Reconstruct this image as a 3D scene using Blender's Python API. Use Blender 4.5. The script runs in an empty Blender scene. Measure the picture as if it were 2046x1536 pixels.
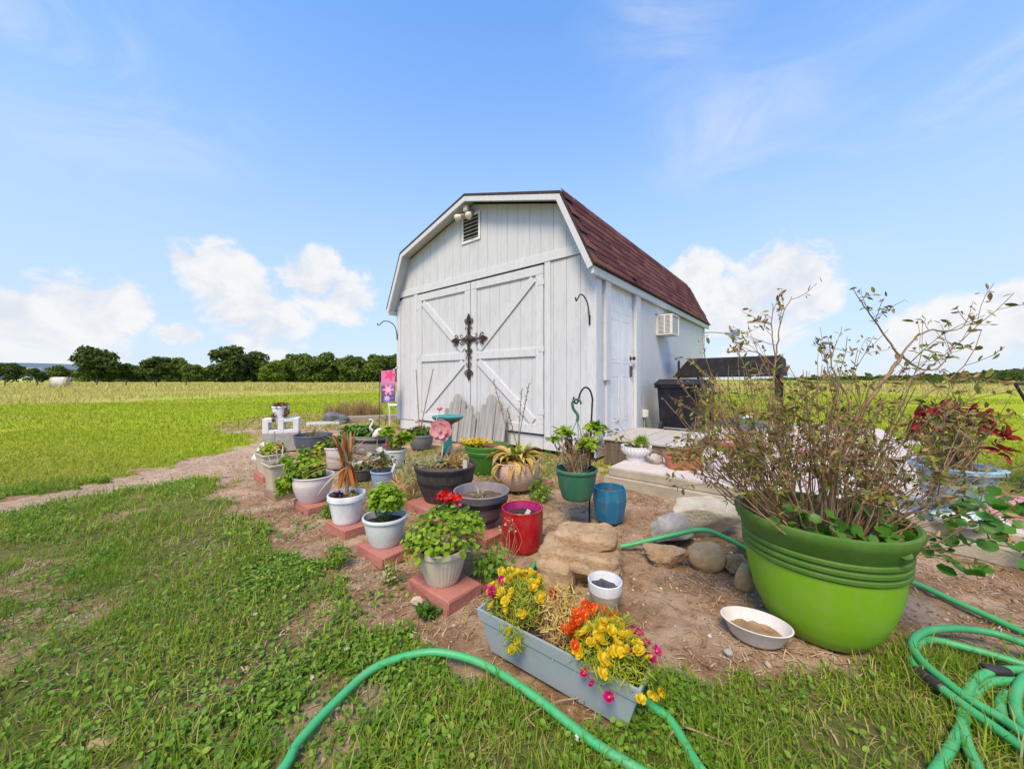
import bpy, math, random
import numpy as np
from mathutils import Vector, Matrix

# ---------------------------------------------------------------- camera, sky, sun, exposure
sc = bpy.context.scene
cam_d = bpy.data.cameras.new('camera'); cam = bpy.data.objects.new('camera', cam_d)
sc.collection.objects.link(cam); sc.camera = cam
cam.location = (0, 0, 1.0); cam.rotation_euler = (math.radians(90), 0, 0)
cam_d.sensor_width = 36; cam_d.lens = 36 * 723 / 2046; cam_d.shift_y = -11 / 2046
cam_d.clip_start = 0.05; cam_d.clip_end = 5000
sc.view_settings.view_transform = 'Standard'; sc.view_settings.look = 'None'
sc.view_settings.gamma = 1; sc.view_settings.use_curve_mapping = False
sc.view_settings.exposure = 1.10
SUN_EL, SUN_AZ = math.radians(54), math.radians(-162)     # azimuth from +Y, clockwise positive: sun high on the left, a little behind
SUN_TO = Vector((math.sin(SUN_AZ) * math.cos(SUN_EL), math.cos(SUN_AZ) * math.cos(SUN_EL), math.sin(SUN_EL)))
sun_d = bpy.data.lights.new('sun', 'SUN'); sun_d.energy = 2.0; sun_d.angle = math.radians(20); sun_d.color = (1, .81, .55)
sun = bpy.data.objects.new('sun', sun_d); sc.collection.objects.link(sun)
sun.rotation_euler = SUN_TO.to_track_quat('Z', 'Y').to_euler(); sun.location = (-20, -8, 30)

def direction(px, py):                                     # surveyed sky direction of a cloud
    v = Vector(((px - 1023) / 723, 1, (757 - py) / 723)); return v.normalized()

world = bpy.data.worlds.new('World'); sc.world = world; world.use_nodes = True
wn = world.node_tree.nodes; wl = world.node_tree.links; wn.clear()
def W(t, **k):
    n = wn.new(t)
    for a, b in k.items(): setattr(n, a, b)
    return n
def wmath(op, a, b=None, clamp=False):
    n = W('ShaderNodeMath', operation=op); n.use_clamp = clamp
    for i, x in enumerate((a, b)):
        if x is None: continue
        if isinstance(x, (int, float)): n.inputs[i].default_value = x
        else: wl.new(x, n.inputs[i])
    return n.outputs[0]
def wsmooth(x, lo, hi):
    n = W('ShaderNodeMapRange', interpolation_type='SMOOTHSTEP'); wl.new(x, n.inputs[0])
    n.inputs[1].default_value = lo; n.inputs[2].default_value = hi
    return n.outputs[0]
tc = W('ShaderNodeTexCoord'); dirv = tc.outputs['Generated']
sky = W('ShaderNodeTexSky', sky_type='NISHITA', sun_disc=False, sun_elevation=SUN_EL, sun_rotation=SUN_AZ)
sky.altitude = 100; sky.air_density = 1.0; sky.dust_density = .35; sky.ozone_density = 1.6
sep = W('ShaderNodeSeparateXYZ'); wl.new(dirv, sep.inputs[0])
def wnoise(scale, detail, rough, stretch=(1, 1, 1), dist=0., off=(0, 0, 0)):
    m = W('ShaderNodeMapping'); m.inputs['Scale'].default_value = stretch; m.inputs['Location'].default_value = off; wl.new(dirv, m.inputs[0])
    n = W('ShaderNodeTexNoise'); n.inputs['Scale'].default_value = scale; n.inputs['Detail'].default_value = detail
    n.inputs['Roughness'].default_value = rough; n.inputs['Distortion'].default_value = dist
    wl.new(m.outputs[0], n.inputs['Vector']); return n.outputs[0]
def wblob(px, py, rx, amp=1.0, squash=1.0):
    """soft round mass of cloud round a sky direction"""
    d = direction(px, py)
    s = W('ShaderNodeVectorMath', operation='SUBTRACT'); wl.new(dirv, s.inputs[0]); s.inputs[1].default_value = d
    m = W('ShaderNodeVectorMath', operation='MULTIPLY'); wl.new(s.outputs[0], m.inputs[0]); m.inputs[1].default_value = (1, 1, squash)
    l = W('ShaderNodeVectorMath', operation='LENGTH'); wl.new(m.outputs[0], l.inputs[0])
    r = rx / 723 * d.y
    o = W('ShaderNodeMapRange'); wl.new(l.outputs['Value'], o.inputs[0])
    o.inputs[1].default_value = 0; o.inputs[2].default_value = r; o.inputs[3].default_value = amp; o.inputs[4].default_value = 0
    return o.outputs[0]
def wmax(L):
    a = L[0]
    for b in L[1:]: a = wmath('MAXIMUM', a, b)
    return a
# cumulus banks low over the horizon
cum = wmax([wblob(10, 640, 110), wblob(150, 630, 120), wblob(235, 610, 75), wblob(90, 680, 170, .8),
            wblob(365, 515, 62, .72), wblob(440, 545, 90), wblob(480, 600, 110, .9), wblob(360, 668, 60, .8, 1.6),
            wblob(625, 550, 85), wblob(690, 590, 90, .8), wblob(1390, 550, 75), wblob(1560, 560, 120), wblob(1610, 590, 80),
            wblob(1490, 620, 160, .8), wblob(1870, 680, 120, .9), wblob(1960, 660, 100, .9), wblob(2060, 640, 110), wblob(530, 650, 120, .7)])
around = wmath('MULTIPLY', wmath('MULTIPLY', wsmooth(sep.outputs[2], .02, .12), wsmooth(sep.outputs[2], .34, .16)),
               wmath('MULTIPLY', wsmooth(wnoise(2.6, 2, .5, off=(4, 1, 0)), .50, .68), wsmooth(sep.outputs[1], .25, -.1)))
cum = wmath('MAXIMUM', cum, around)                       # the same kind of cloud goes on round the rest of the sky
puff = wnoise(11, 9, .62, (1, 1, 1.2), .35)
cmask = wsmooth(wmath('ADD', wmath('MULTIPLY', cum, .85), wmath('MULTIPLY', wmath('MULTIPLY', wmath('SUBTRACT', puff, .5), 1.35), wmath('MULTIPLY', cum, 3.0, True))), .15, .42)
fade = wsmooth(sep.outputs[2], .0, .10)
cmask = wmath('MULTIPLY', wmath('MULTIPLY', cmask, wmath('ADD', wmath('MULTIPLY', fade, .30), .66)), 1.0)
# thin veils higher up
vn = wnoise(2.6, 8, .62, (1, 1, 2.6), .9, (.3, .2, 0))
vb = wmax([wblob(190, 180, 330, 1, 1.7), wblob(60, 60, 420, .8), wblob(1480, 250, 240, 1, 1.7), wblob(1320, 50, 200, .8, 1.6), wblob(1950, 200, 420, .9), wblob(1950, 430, 220, .8, 1.6),
           wmath('MULTIPLY', wsmooth(sep.outputs[1], .3, -.2), .7)])
veil = wmath('MULTIPLY', wmath('MULTIPLY', wsmooth(vn, .40, .72), vb), .70)
hazef = wmath('ADD', wmath('MULTIPLY', wsmooth(sep.outputs[2], .85, .0), .82), .08)
hs = W('ShaderNodeHueSaturation'); hs.inputs['Saturation'].default_value = 1.25; hs.inputs['Value'].default_value = 1.0
wl.new(sky.outputs[0], hs.inputs['Color'])
mix1 = W('ShaderNodeMix', data_type='RGBA'); wl.new(hazef, mix1.inputs[0]); tint = W('ShaderNodeMix', data_type='RGBA', blend_type='MULTIPLY'); tint.inputs[0].default_value = 1; tint.inputs[7].default_value = (1.08, 1.16, 1.20, 1); wl.new(hs.outputs[0], tint.inputs[6]); wl.new(tint.outputs[2], mix1.inputs[6]); mix1.inputs[7].default_value = (1.75, 2.05, 2.65, 1)
mixv = W('ShaderNodeMix', data_type='RGBA'); wl.new(veil, mixv.inputs[0]); wl.new(mix1.outputs[2], mixv.inputs[6]); mixv.inputs[7].default_value = (2.35, 2.55, 2.9, 1)
shade = W('ShaderNodeMix', data_type='RGBA'); wl.new(wsmooth(puff, .35, .62), shade.inputs[0])
shade.inputs[6].default_value = (2.35, 2.5, 2.75, 1); shade.inputs[7].default_value = (2.95, 2.95, 2.95, 1)
mix2 = W('ShaderNodeMix', data_type='RGBA'); wl.new(cmask, mix2.inputs[0]); wl.new(mixv.outputs[2], mix2.inputs[6]); wl.new(shade.outputs[2], mix2.inputs[7])
bg = W('ShaderNodeBackground'); wl.new(mix2.outputs[2], bg.inputs[0]); bg.inputs[1].default_value = 0.15
wo = W('ShaderNodeOutputWorld'); wl.new(bg.outputs[0], wo.inputs[0])

# ---------------------------------------------------------------- helpers
rng = np.random.default_rng(7); random.seed(7)
PI = math.pi
C = sc.collection
def ground_pt(px, py, z=0.0):                              # survey: where a measured point of the photograph lies on the level ground
    Y = 723 * (1 - z) / (py - 757); return ((px - 1023) / 723 * Y, Y)

_perm = np.random.default_rng(3).random((256, 256))
def vnoise(x, y):
    xi = np.floor(x).astype(int); yi = np.floor(y).astype(int); fx = x - xi; fy = y - yi
    fx = fx * fx * (3 - 2 * fx); fy = fy * fy * (3 - 2 * fy)
    a = _perm[xi & 255, yi & 255]; b = _perm[(xi + 1) & 255, yi & 255]; c = _perm[xi & 255, (yi + 1) & 255]; d = _perm[(xi + 1) & 255, (yi + 1) & 255]
    return (a * (1 - fx) + b * fx) * (1 - fy) + (c * (1 - fx) + d * fx) * fy
def fbm(x, y, o=4):
    x = np.asarray(x, float); y = np.asarray(y, float); s = 0; a = .5
    for i in range(o): s = s + a * vnoise(x * 2 ** i + 17.3 * i, y * 2 ** i + 5.1 * i); a *= .5
    return s / (1 - .5 ** o)
def noise3(P, s):
    return (fbm(P[:, 0] * s + 3.1, P[:, 1] * s + 1.7, 3) + fbm(P[:, 1] * s + 9.2, P[:, 2] * s + 4.4, 3) + fbm(P[:, 2] * s + 6.6, P[:, 0] * s + 8.8, 3)) / 3

def inpoly(x, y, poly):
    x = np.asarray(x, float); y = np.asarray(y, float); r = np.zeros(x.shape, bool); n = len(poly); j = n - 1
    for i in range(n):
        xi, yi = poly[i]; xj, yj = poly[j]
        c = ((yi > y) != (yj > y)) & (x < (xj - xi) * (y - yi) / (yj - yi + 1e-12) + xi); r ^= c; j = i
    return r

# shapes are (V, F): vertex array and list of faces
def shp(V, F): return (np.array(V, float).reshape(-1, 3), [tuple(f) for f in F])
def join(L):
    V = []; F = []; o = 0
    for v, f in L:
        V.append(v); F += [tuple(i + o for i in q) for q in f]; o += len(v)
    return (np.concatenate(V), F)
def rz(a): c, s = math.cos(a), math.sin(a); return np.array([[c, -s, 0], [s, c, 0], [0, 0, 1]])
def rx(a): c, s = math.cos(a), math.sin(a); return np.array([[1, 0, 0], [0, c, -s], [0, s, c]])
def ry(a): c, s = math.cos(a), math.sin(a); return np.array([[c, 0, s], [0, 1, 0], [-s, 0, c]])
def xf(s, loc=(0, 0, 0), R=None, k=1):
    v = s[0] * np.array(k)
    if R is not None: v = v @ R.T
    return (v + np.array(loc), s[1])
def box(x0, x1, y0, y1, z0, z1, b=0.0):
    if b <= 0:
        V = [(x, y, z) for z in (z0, z1) for y in (y0, y1) for x in (x0, x1)]
        return shp(V, [(0, 2, 3, 1), (4, 5, 7, 6), (0, 1, 5, 4), (2, 6, 7, 3), (0, 4, 6, 2), (1, 3, 7, 5)])
    b = min(b, (x1 - x0) * .45, (y1 - y0) * .45, (z1 - z0) * .45)
    V = []; idx = {}
    for sz in (0, 1):
        for sy in (0, 1):
            for sx in (0, 1):
                X, Y, Z = (x0, x1)[sx], (y0, y1)[sy], (z0, z1)[sz]; dx, dy, dz = b * (1 - 2 * sx), b * (1 - 2 * sy), b * (1 - 2 * sz)
                for a, p in (('x', (X, Y + dy, Z + dz)), ('y', (X + dx, Y, Z + dz)), ('z', (X + dx, Y + dy, Z))):
                    idx[(sx, sy, sz, a)] = len(V); V.append(p)
    q = lambda *k: tuple(idx[i] for i in k)
    F = []
    for s in (0, 1):
        o = lambda t: t if s else t[::-1]
        F.append(o(q((s, 0, 0, 'x'), (s, 1, 0, 'x'), (s, 1, 1, 'x'), (s, 0, 1, 'x'))))
        F.append(o(q((0, s, 0, 'y'), (0, s, 1, 'y'), (1, s, 1, 'y'), (1, s, 0, 'y'))))
        F.append(o(q((0, 0, s, 'z'), (1, 0, s, 'z'), (1, 1, s, 'z'), (0, 1, s, 'z'))))
    for s in (0, 1):
        for t in (0, 1):
            F.append(q((0, s, t, 'y'), (1, s, t, 'y'), (1, s, t, 'z'), (0, s, t, 'z')))
            F.append(q((s, 0, t, 'x'), (s, 1, t, 'x'), (s, 1, t, 'z'), (s, 0, t, 'z')))
            F.append(q((s, t, 0, 'x'), (s, t, 1, 'x'), (s, t, 1, 'y'), (s, t, 0, 'y')))
            for w in (0, 1): F.append(q((w, s, t, 'x'), (w, s, t, 'y'), (w, s, t, 'z')))
    return shp(V, sorted(set(F)))
def prism(poly, y0, y1):                                   # polygon in x,z pushed through y
    n = len(poly); V = [(x, y0, z) for x, z in poly] + [(x, y1, z) for x, z in poly]
    F = [tuple(range(n)), tuple(range(2 * n - 1, n - 1, -1))] + [(i, i + n, (i + 1) % n + n, (i + 1) % n) for i in range(n)]
    return shp(V, F)
def lathe(prof, n=40, sx=1, sy=1, fn=None):
    V = []; F = []
    for k, (r, z) in enumerate(prof):
        for i in range(n):
            a = 2 * PI * i / n; rr = r * (fn(a, z) if fn else 1)
            V.append((rr * math.cos(a) * sx, rr * math.sin(a) * sy, z))
    for k in range(len(prof) - 1):
        for i in range(n): F.append((k * n + i, k * n + (i + 1) % n, (k + 1) * n + (i + 1) % n, (k + 1) * n + i))
    if prof[0][0] > 1e-4 and prof[0][1] < 1e-6: F.append(tuple(range(n))[::-1])
    return shp(V, F)
def smoothpath(P, m=8):
    P = [np.array(p, float) for p in P]; out = []
    for i in range(len(P) - 1):
        p0 = P[max(i - 1, 0)]; p1 = P[i]; p2 = P[i + 1]; p3 = P[min(i + 2, len(P) - 1)]
        for k in range(m):
            t = k / m; out.append(.5 * ((2 * p1) + (p2 - p0) * t + (2 * p0 - 5 * p1 + 4 * p2 - p3) * t * t + (3 * p1 - p0 - 3 * p2 + p3) * t ** 3))
    out.append(P[-1]); return out
def tube(P, r, n=6, cap=True):
    P = np.array(P, float); m = len(P); R = np.full(m, r) if np.isscalar(r) else np.array(r)
    T = np.gradient(P, axis=0); T /= np.linalg.norm(T, axis=1)[:, None] + 1e-12
    u = np.cross(T[0], (0, 0, 1)); u = u if np.linalg.norm(u) > 1e-3 else np.cross(T[0], (1, 0, 0)); u /= np.linalg.norm(u)
    V = []; F = []; an = 2 * PI * np.arange(n) / n
    for i in range(m):
        u = u - T[i] * np.dot(u, T[i]); u /= np.linalg.norm(u) + 1e-12; w = np.cross(T[i], u)
        V.append(P[i] + R[i] * (np.cos(an)[:, None] * u + np.sin(an)[:, None] * w))
    for i in range(m - 1):
        for k in range(n): F.append((i * n + k, i * n + (k + 1) % n, (i + 1) * n + (k + 1) % n, (i + 1) * n + k))
    if cap: F += [tuple(range(n))[::-1], tuple((m - 1) * n + k for k in range(n))]
    return (np.concatenate(V), F)
def fan(n=16, r=1.0):
    V = [(0, 0, 0)] + [(r * math.cos(2 * PI * i / n), r * math.sin(2 * PI * i / n), 0) for i in range(n)]
    return shp(V, [(0, 1 + i, 1 + (i + 1) % n) for i in range(n)])
def scatter(t, P, M):                                      # copies of template t (V, F) at P with matrices M, as one shape
    tv, tf = t; n = len(P); V = np.einsum('nij,kj->nki', M, tv) + P[:, None, :]
    return ('big', V.reshape(-1, 3), [(np.array([f for f in tf if len(f) == L]), L) for L in sorted({len(f) for f in tf})], n, len(tv))
def frames(N, yaw, k):                                     # matrices whose z is N, spun by yaw, scaled by k
    N = N / (np.linalg.norm(N, axis=1)[:, None] + 1e-9); a = np.where(np.abs(N[:, 2:3]) > .95, [[1., 0, 0]], [[0, 0, 1.]])
    X = np.cross(a, N); X /= np.linalg.norm(X, axis=1)[:, None] + 1e-9; Y = np.cross(N, X)
    c, s = np.cos(yaw)[:, None], np.sin(yaw)[:, None]
    M = np.stack([X * c + Y * s, -X * s + Y * c, N], axis=2); return M * np.asarray(k).reshape(-1, 1, 1)
def mesh_of(name, s, smooth=None):
    me = bpy.data.meshes.new(name)
    if s[0] is not None and isinstance(s[0], str):
        _, V, groups, n, k = s
        me.vertices.add(len(V)); me.vertices.foreach_set('co', V.astype(np.float32).ravel())
        idx = []; starts = []; cur = 0
        for f, L in groups:
            a = (f[None] + (np.arange(n) * k)[:, None, None]).reshape(-1, L); idx.append(a.ravel())
            starts.append(cur + np.arange(len(a)) * L); cur += a.size
        idx = np.concatenate(idx); starts = np.concatenate(starts)
        me.loops.add(len(idx)); me.loops.foreach_set('vertex_index', idx.astype(np.int32))
        me.polygons.add(len(starts)); me.polygons.foreach_set('loop_start', starts.astype(np.int32))
        me.update(calc_edges=True)
    else:
        me.from_pydata([tuple(v) for v in s[0]], [], s[1]); me.update()
    if smooth is not None:
        me.polygons.foreach_set('use_smooth', np.ones(len(me.polygons), bool))
        if smooth < 3: me.set_sharp_from_angle(angle=smooth)
    return me
def big(L):                                                # join several scattered shapes into plain arrays
    V = []; F = []; o = 0
    for s in L:
        if isinstance(s[0], str):
            _, v, groups, n, k = s
            for f, Ln in groups: F += [tuple(q) for q in ((f[None] + (np.arange(n) * k)[:, None, None]).reshape(-1, Ln) + o).tolist()]
        else: v = s[0]; F += [tuple(i + o for i in q) for q in s[1]]
        V.append(v); o += len(v)
    return (np.concatenate(V), F)
def link(name, me, mat, parent=None, loc=None, rot=None):
    o = bpy.data.objects.new(name, me); C.objects.link(o)
    if mat is not None and not me.materials: me.materials.append(mat)
    if parent is not None: o.parent = parent
    if loc is not None: o.location = loc
    if rot is not None: o.rotation_euler = rot
    return o
def part(name, s, mat, parent=None, smooth=None, loc=None, rot=None):
    return link(name, mesh_of(name, s, smooth), mat, parent, loc, rot)
def tag(o, label, cat, group=None):
    o['label'] = label; o['category'] = cat
    if group: o['group'] = group
    return o
def thing(name, label, cat, loc=(0, 0, 0), rot=0, group=None):
    o = bpy.data.objects.new(name, None); C.objects.link(o); o.empty_display_size = .1
    o.location = loc; o.rotation_euler = rot if isinstance(rot, tuple) else (0, 0, rot)
    return tag(o, label, cat, group)
def kind(o, k): o['kind'] = k; return o

# ---------------------------------------------------------------- materials
def nt(name):
    m = bpy.data.materials.new(name); m.use_nodes = True; t = m.node_tree; t.nodes.clear()
    return m, t, t.nodes.new('ShaderNodeOutputMaterial')
def nd(t, kind_, **k):
    n = t.nodes.new(kind_)
    for a, b in k.items(): setattr(n, a, b)
    return n
def c4(c): return (c[0], c[1], c[2], 1)
def ramp(t, fac, stops):
    r = nd(t, 'ShaderNodeValToRGB'); e = r.color_ramp.elements
    while len(e) < len(stops): e.new(.5)
    for i, (p, c) in enumerate(stops): e[i].position = p; e[i].color = c4(c)
    t.links.new(fac, r.inputs[0]); return r.outputs[0]
def noise(t, scale, detail=4, rough=.55, stretch=None, coord='Object', dist=0):
    tcn = nd(t, 'ShaderNodeTexCoord'); src = tcn.outputs[coord]
    if stretch:
        mp = nd(t, 'ShaderNodeMapping'); mp.inputs['Scale'].default_value = stretch; t.links.new(src, mp.inputs[0]); src = mp.outputs[0]
    n = nd(t, 'ShaderNodeTexNoise'); n.inputs['Scale'].default_value = scale; n.inputs['Detail'].default_value = detail
    n.inputs['Roughness'].default_value = rough; n.inputs['Distortion'].default_value = dist; t.links.new(src, n.inputs['Vector']); return n.outputs[0]
def mapr(t, x, a, b, lo=0., hi=1.):
    n = nd(t, 'ShaderNodeMapRange'); t.links.new(x, n.inputs[0])
    for i, v in enumerate((a, b, lo, hi)): n.inputs[i + 1].default_value = v
    return n.outputs[0]
def mixc(t, f, a, b, mode='MIX'):
    n = nd(t, 'ShaderNodeMix', data_type='RGBA', blend_type=mode)
    for i, x in ((0, f), (6, a), (7, b)):
        if isinstance(x, (tuple, list)): n.inputs[i].default_value = c4(x)
        elif isinstance(x, (int, float)): n.inputs[i].default_value = x
        else: t.links.new(x, n.inputs[i])
    return n.outputs[2]
def surf(t, out, col, rough=.6, bump=None, bscale=.01, spec=.4, metal=0.):
    p = nd(t, 'ShaderNodeBsdfPrincipled'); p.inputs['Roughness'].default_value = rough; p.inputs['Specular IOR Level'].default_value = spec; p.inputs['Metallic'].default_value = metal
    if isinstance(col, (tuple, list)): p.inputs['Base Color'].default_value = c4(col)
    else: t.links.new(col, p.inputs['Base Color'])
    if bump is not None:
        b = nd(t, 'ShaderNodeBump'); b.inputs['Distance'].default_value = bscale; b.inputs['Strength'].default_value = .8
        t.links.new(bump, b.inputs['Height']); t.links.new(b.outputs[0], p.inputs['Normal'])
    t.links.new(p.outputs[0], out.inputs[0]); return p
MATS = {}
def plain(name, c, rough=.55, var=.12, scale=9, bump=.002, bsc=60, stretch=None, spec=.4, stain=None, metal=0., stain_amt=.5, dust=.40):
    """painted / plastic / stone surface with mottling, optional shaped stains and fine relief"""
    if name in MATS: return MATS[name]
    m, t, out = nt(name)
    n = noise(t, scale, 5, .6, stretch)
    a = tuple(max(0, x * (1 - var)) for x in c); b = tuple(min(1, x * (1 + var)) for x in c)
    col = ramp(t, n, [(.3, a), (.7, b)])
    if stain:
        s = mapr(t, noise(t, scale * .6, 6, .7, stretch, dist=.4), .52, .72, 0, stain_amt); col = mixc(t, s, col, stain)
    dust *= min(.85, .15 + 2.2 * (c[0] + c[1] + c[2]) / 3)
    if dust: col = mixc(t, mapr(t, noise(t, 11, 9, .78, (1.6, 1.6, .7), dist=.5), .47, .72, 0, dust), col, (.40, .31, .22))
    surf(t, out, col, rough, noise(t, bsc, 3, .6, stretch), bump, spec, metal); MATS[name] = m; return m
def leafy(name, stops, trans=.35, rough=.5, spec=.3, big_var=None):
    """leaf: colour differs leaf by leaf, light passes through"""
    if name in MATS: return MATS[name]
    m, t, out = nt(name); g = nd(t, 'ShaderNodeNewGeometry')
    col = ramp(t, g.outputs['Random Per Island'], stops)
    if big_var:
        col = mixc(t, mapr(t, noise(t, big_var[0], 3, .5), .4, .65), col, big_var[1])
    p = nd(t, 'ShaderNodeBsdfPrincipled'); p.inputs['Roughness'].default_value = rough; p.inputs['Specular IOR Level'].default_value = spec
    t.links.new(col, p.inputs['Base Color'])
    tr = nd(t, 'ShaderNodeBsdfTranslucent'); t.links.new(col, tr.inputs[0])
    mx = nd(t, 'ShaderNodeMixShader'); mx.inputs[0].default_value = trans
    t.links.new(p.outputs[0], mx.inputs[1]); t.links.new(tr.outputs[0], mx.inputs[2]); t.links.new(mx.outputs[0], out.inputs[0])
    MATS[name] = m; return m
def wood(name, a, b, rough=.75, stretch=(14, 14, .9), scale=3, bump=.003):
    if name in MATS: return MATS[name]
    m, t, out = nt(name); n = noise(t, scale, 6, .65, stretch, dist=.3)
    oi = nd(t, 'ShaderNodeObjectInfo'); col = ramp(t, n, [(.3, a), (.68, b)])
    col = mixc(t, mapr(t, oi.outputs['Random'], 0, 1, 0, .35), col, tuple(x * .62 for x in a))
    surf(t, out, col, rough, n, bump, .25); MATS[name] = m; return m

# ---------------------------------------------------------------- ground: one sheet to the horizon
BED = [ground_pt(*p) for p in [(430, 956), (470, 1000), (505, 1042), (530, 1078), (600, 1118), (675, 1130), (688, 1200), (745, 1238), (800, 1256), (770, 1300), (880, 1316), (960, 1345),
       (1060, 1400), (1200, 1470), (1290, 1440), (1330, 1352), (1480, 1362), (1640, 1335), (1780, 1312), (1850, 1282), (2300, 1360), (2300, 1090), (2050, 1085), (1985, 1110), (1480, 1000), (1215, 945), (1190, 888), (1090, 885),
       (800, 846), (790, 826), (640, 830), (590, 822), (470, 838), (405, 852), (450, 862), (505, 872), (490, 895), (430, 906)]]
PATH = [ground_pt(*p) for p in [(520, 878), (430, 905), (300, 936), (150, 972), (0, 1003), (-300, 1068), (-300, 1120), (0, 1036), (100, 1009), (200, 987), (330, 966), (430, 957), (510, 970)]]
WEEDY = [ground_pt(*p) for p in [(690, 935), (800, 880), (1000, 890), (1110, 890), (1190, 930), (1110, 1000), (1000, 985), (900, 1010), (840, 1030), (720, 1010)]]
SHED_P = (1.022, 4.42); SHED_A = math.atan2(-.637, .771)
def shed_xy(u, v): return (SHED_P[0] + .771 * u + .637 * v, SHED_P[1] - .637 * u + .771 * v)
def dirtness(x, y):
    x = np.asarray(x, float); y = np.asarray(y, float); k = .10 * np.clip(y / 2, .5, 2)
    wx = x + (fbm(x * 5, y * 5, 4) - .5) * 4 * k; wy = y + (fbm(x * 5 + 40, y * 5 + 9, 4) - .5) * 4 * k
    d = (inpoly(wx, wy, BED) | inpoly(wx, wy, PATH)).astype(float)
    # worn spots in the near lawn, most of them on the left
    w = fbm(x * 2.1 + 11, y * 2.6 + 3, 4); lim = np.where(x < -.75, .575, .65)
    worn = np.clip((w - lim) / .09, 0, .70) * ((y < 3.2) & (x < .6)) * (x > -6)
    return np.maximum(d, worn)
def is_meadow(x, y):                                       # unmown hay grass beyond the mown lawn
    x = np.asarray(x, float); y = np.asarray(y, float); wob = (fbm(x * .35, y * .35, 3) - .5) * 5
    left = np.interp(x, [-200, -17.6, -15.6, -9.4, 0, 10, 40, 200], [5, 12.5, 18, 25.8, 26, 24, 22, 22])
    return np.clip((y - left + wob) / 3, 0, 1)
def height(x, y, d=None):
    d = dirtness(x, y) if d is None else d
    near = np.clip((14 - np.hypot(x, y)) / 8, 0, 1)
    return near * ((fbm(x * 3, y * 3, 3) - .5) * .030 + d * (fbm(x * 20, y * 20, 4) - .5) * .034 - d * .012)
def axis(lo, hi, step, far, g=1.16):
    a = list(np.arange(lo, hi + 1e-6, step)); s = step
    while a[-1] < far: s *= g; a.append(a[-1] + s)
    s = step; b = []
    x = a[0]
    while x > -far: s *= g; x -= s; b.append(x)
    return np.array(b[::-1] + a)
gx = axis(-4.2, 3.6, .025, 2500); gy = axis(.6, 6.2, .025, 2500)
GX, GY = np.meshgrid(gx, gy); gxf, gyf = GX.ravel(), GY.ravel()
gd = dirtness(gxf, gyf); gz = height(gxf, gyf, gd); nx, ny = len(gx), len(gy)
gi = (np.arange(ny - 1)[:, None] * nx + np.arange(nx - 1)[None]).ravel()
me = bpy.data.meshes.new('ground'); me.vertices.add(len(gxf)); me.vertices.foreach_set('co', np.stack([gxf, gyf, gz], 1).astype(np.float32).ravel())
q = np.stack([gi, gi + 1, gi + nx + 1, gi + nx], 1); me.loops.add(q.size); me.loops.foreach_set('vertex_index', q.ravel().astype(np.int32))
me.polygons.add(len(q)); me.polygons.foreach_set('loop_start', (np.arange(len(q)) * 4).astype(np.int32)); me.update(calc_edges=True)
me.polygons.foreach_set('use_smooth', np.ones(len(q), bool))
for nm, arr in (('soil', gd), ('meadow', is_meadow(gxf, gyf)), ('path', (inpoly(gxf, gyf, PATH)).astype(float))):
    at = me.attributes.new(nm, 'FLOAT', 'POINT'); at.data.foreach_set('value', arr.astype(np.float32))
m, t, out = nt('ground')
def attr(t, n): a = nd(t, 'ShaderNodeAttribute'); a.attribute_name = n; return a.outputs['Fac']
fine = noise(t, 28, 8, .7); mid = noise(t, 3.2, 6, .6); broad = noise(t, .35, 5, .6)
soil = ramp(t, fine, [(.25, (.16, .085, .042)), (.48, (.35, .21, .115)), (.72, (.51, .345, .21))])
soil = mixc(t, mapr(t, mid, .46, .60, 0, .8), soil, (.58, .42, .29)); soil = mixc(t, mapr(t, noise(t, 7, 6, .7), .55, .7, 0, .7), soil, (.20, .115, .07))
under = ramp(t, fine, [(.3, (.085, .085, .028)), (.55, (.19, .18, .06)), (.75, (.36, .30, .15))])
lawnc = ramp(t, noise(t, .9, 8, .72), [(.3, (.24, .33, .008)), (.5, (.34, .42, .010)), (.68, (.42, .45, .03))])
lawnc = mixc(t, mapr(t, broad, .5, .68), lawnc, (.40, .38, .06)); lawnc = mixc(t, mapr(t, noise(t, 4, 6, .7), .56, .7, 0, .6), lawnc, (.17, .24, .012))
hay = ramp(t, noise(t, .5, 8, .75, (1, 2.5, 1)), [(.3, (.32, .33, .05)), (.5, (.44, .41, .10)), (.7, (.58, .49, .18))])
hay = mixc(t, mapr(t, broad, .42, .6), hay, (.36, .41, .05))
sx = nd(t, 'ShaderNodeSeparateXYZ'); tcn = nd(t, 'ShaderNodeTexCoord'); t.links.new(tcn.outputs['Object'], sx.inputs[0])
grass = mixc(t, mapr(t, sx.outputs[1], 2.6, 5.5), under, lawnc)      # where blades are built, the thatch beneath them shows
grass = mixc(t, attr(t, 'meadow'), grass, hay)
soil = mixc(t, mapr(t, attr(t, 'path'), 0, 1, 0, .55), soil, ramp(t, fine, [(.3, (.40, .28, .18)), (.65, (.68, .54, .41))]))
col = mixc(t, mapr(t, attr(t, 'soil'), .2, .8), grass, soil)
surf(t, out, col, .95, noise(t, 60, 8, .75), .03, .1)
kind(link('ground', me, m), 'structure')

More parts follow.
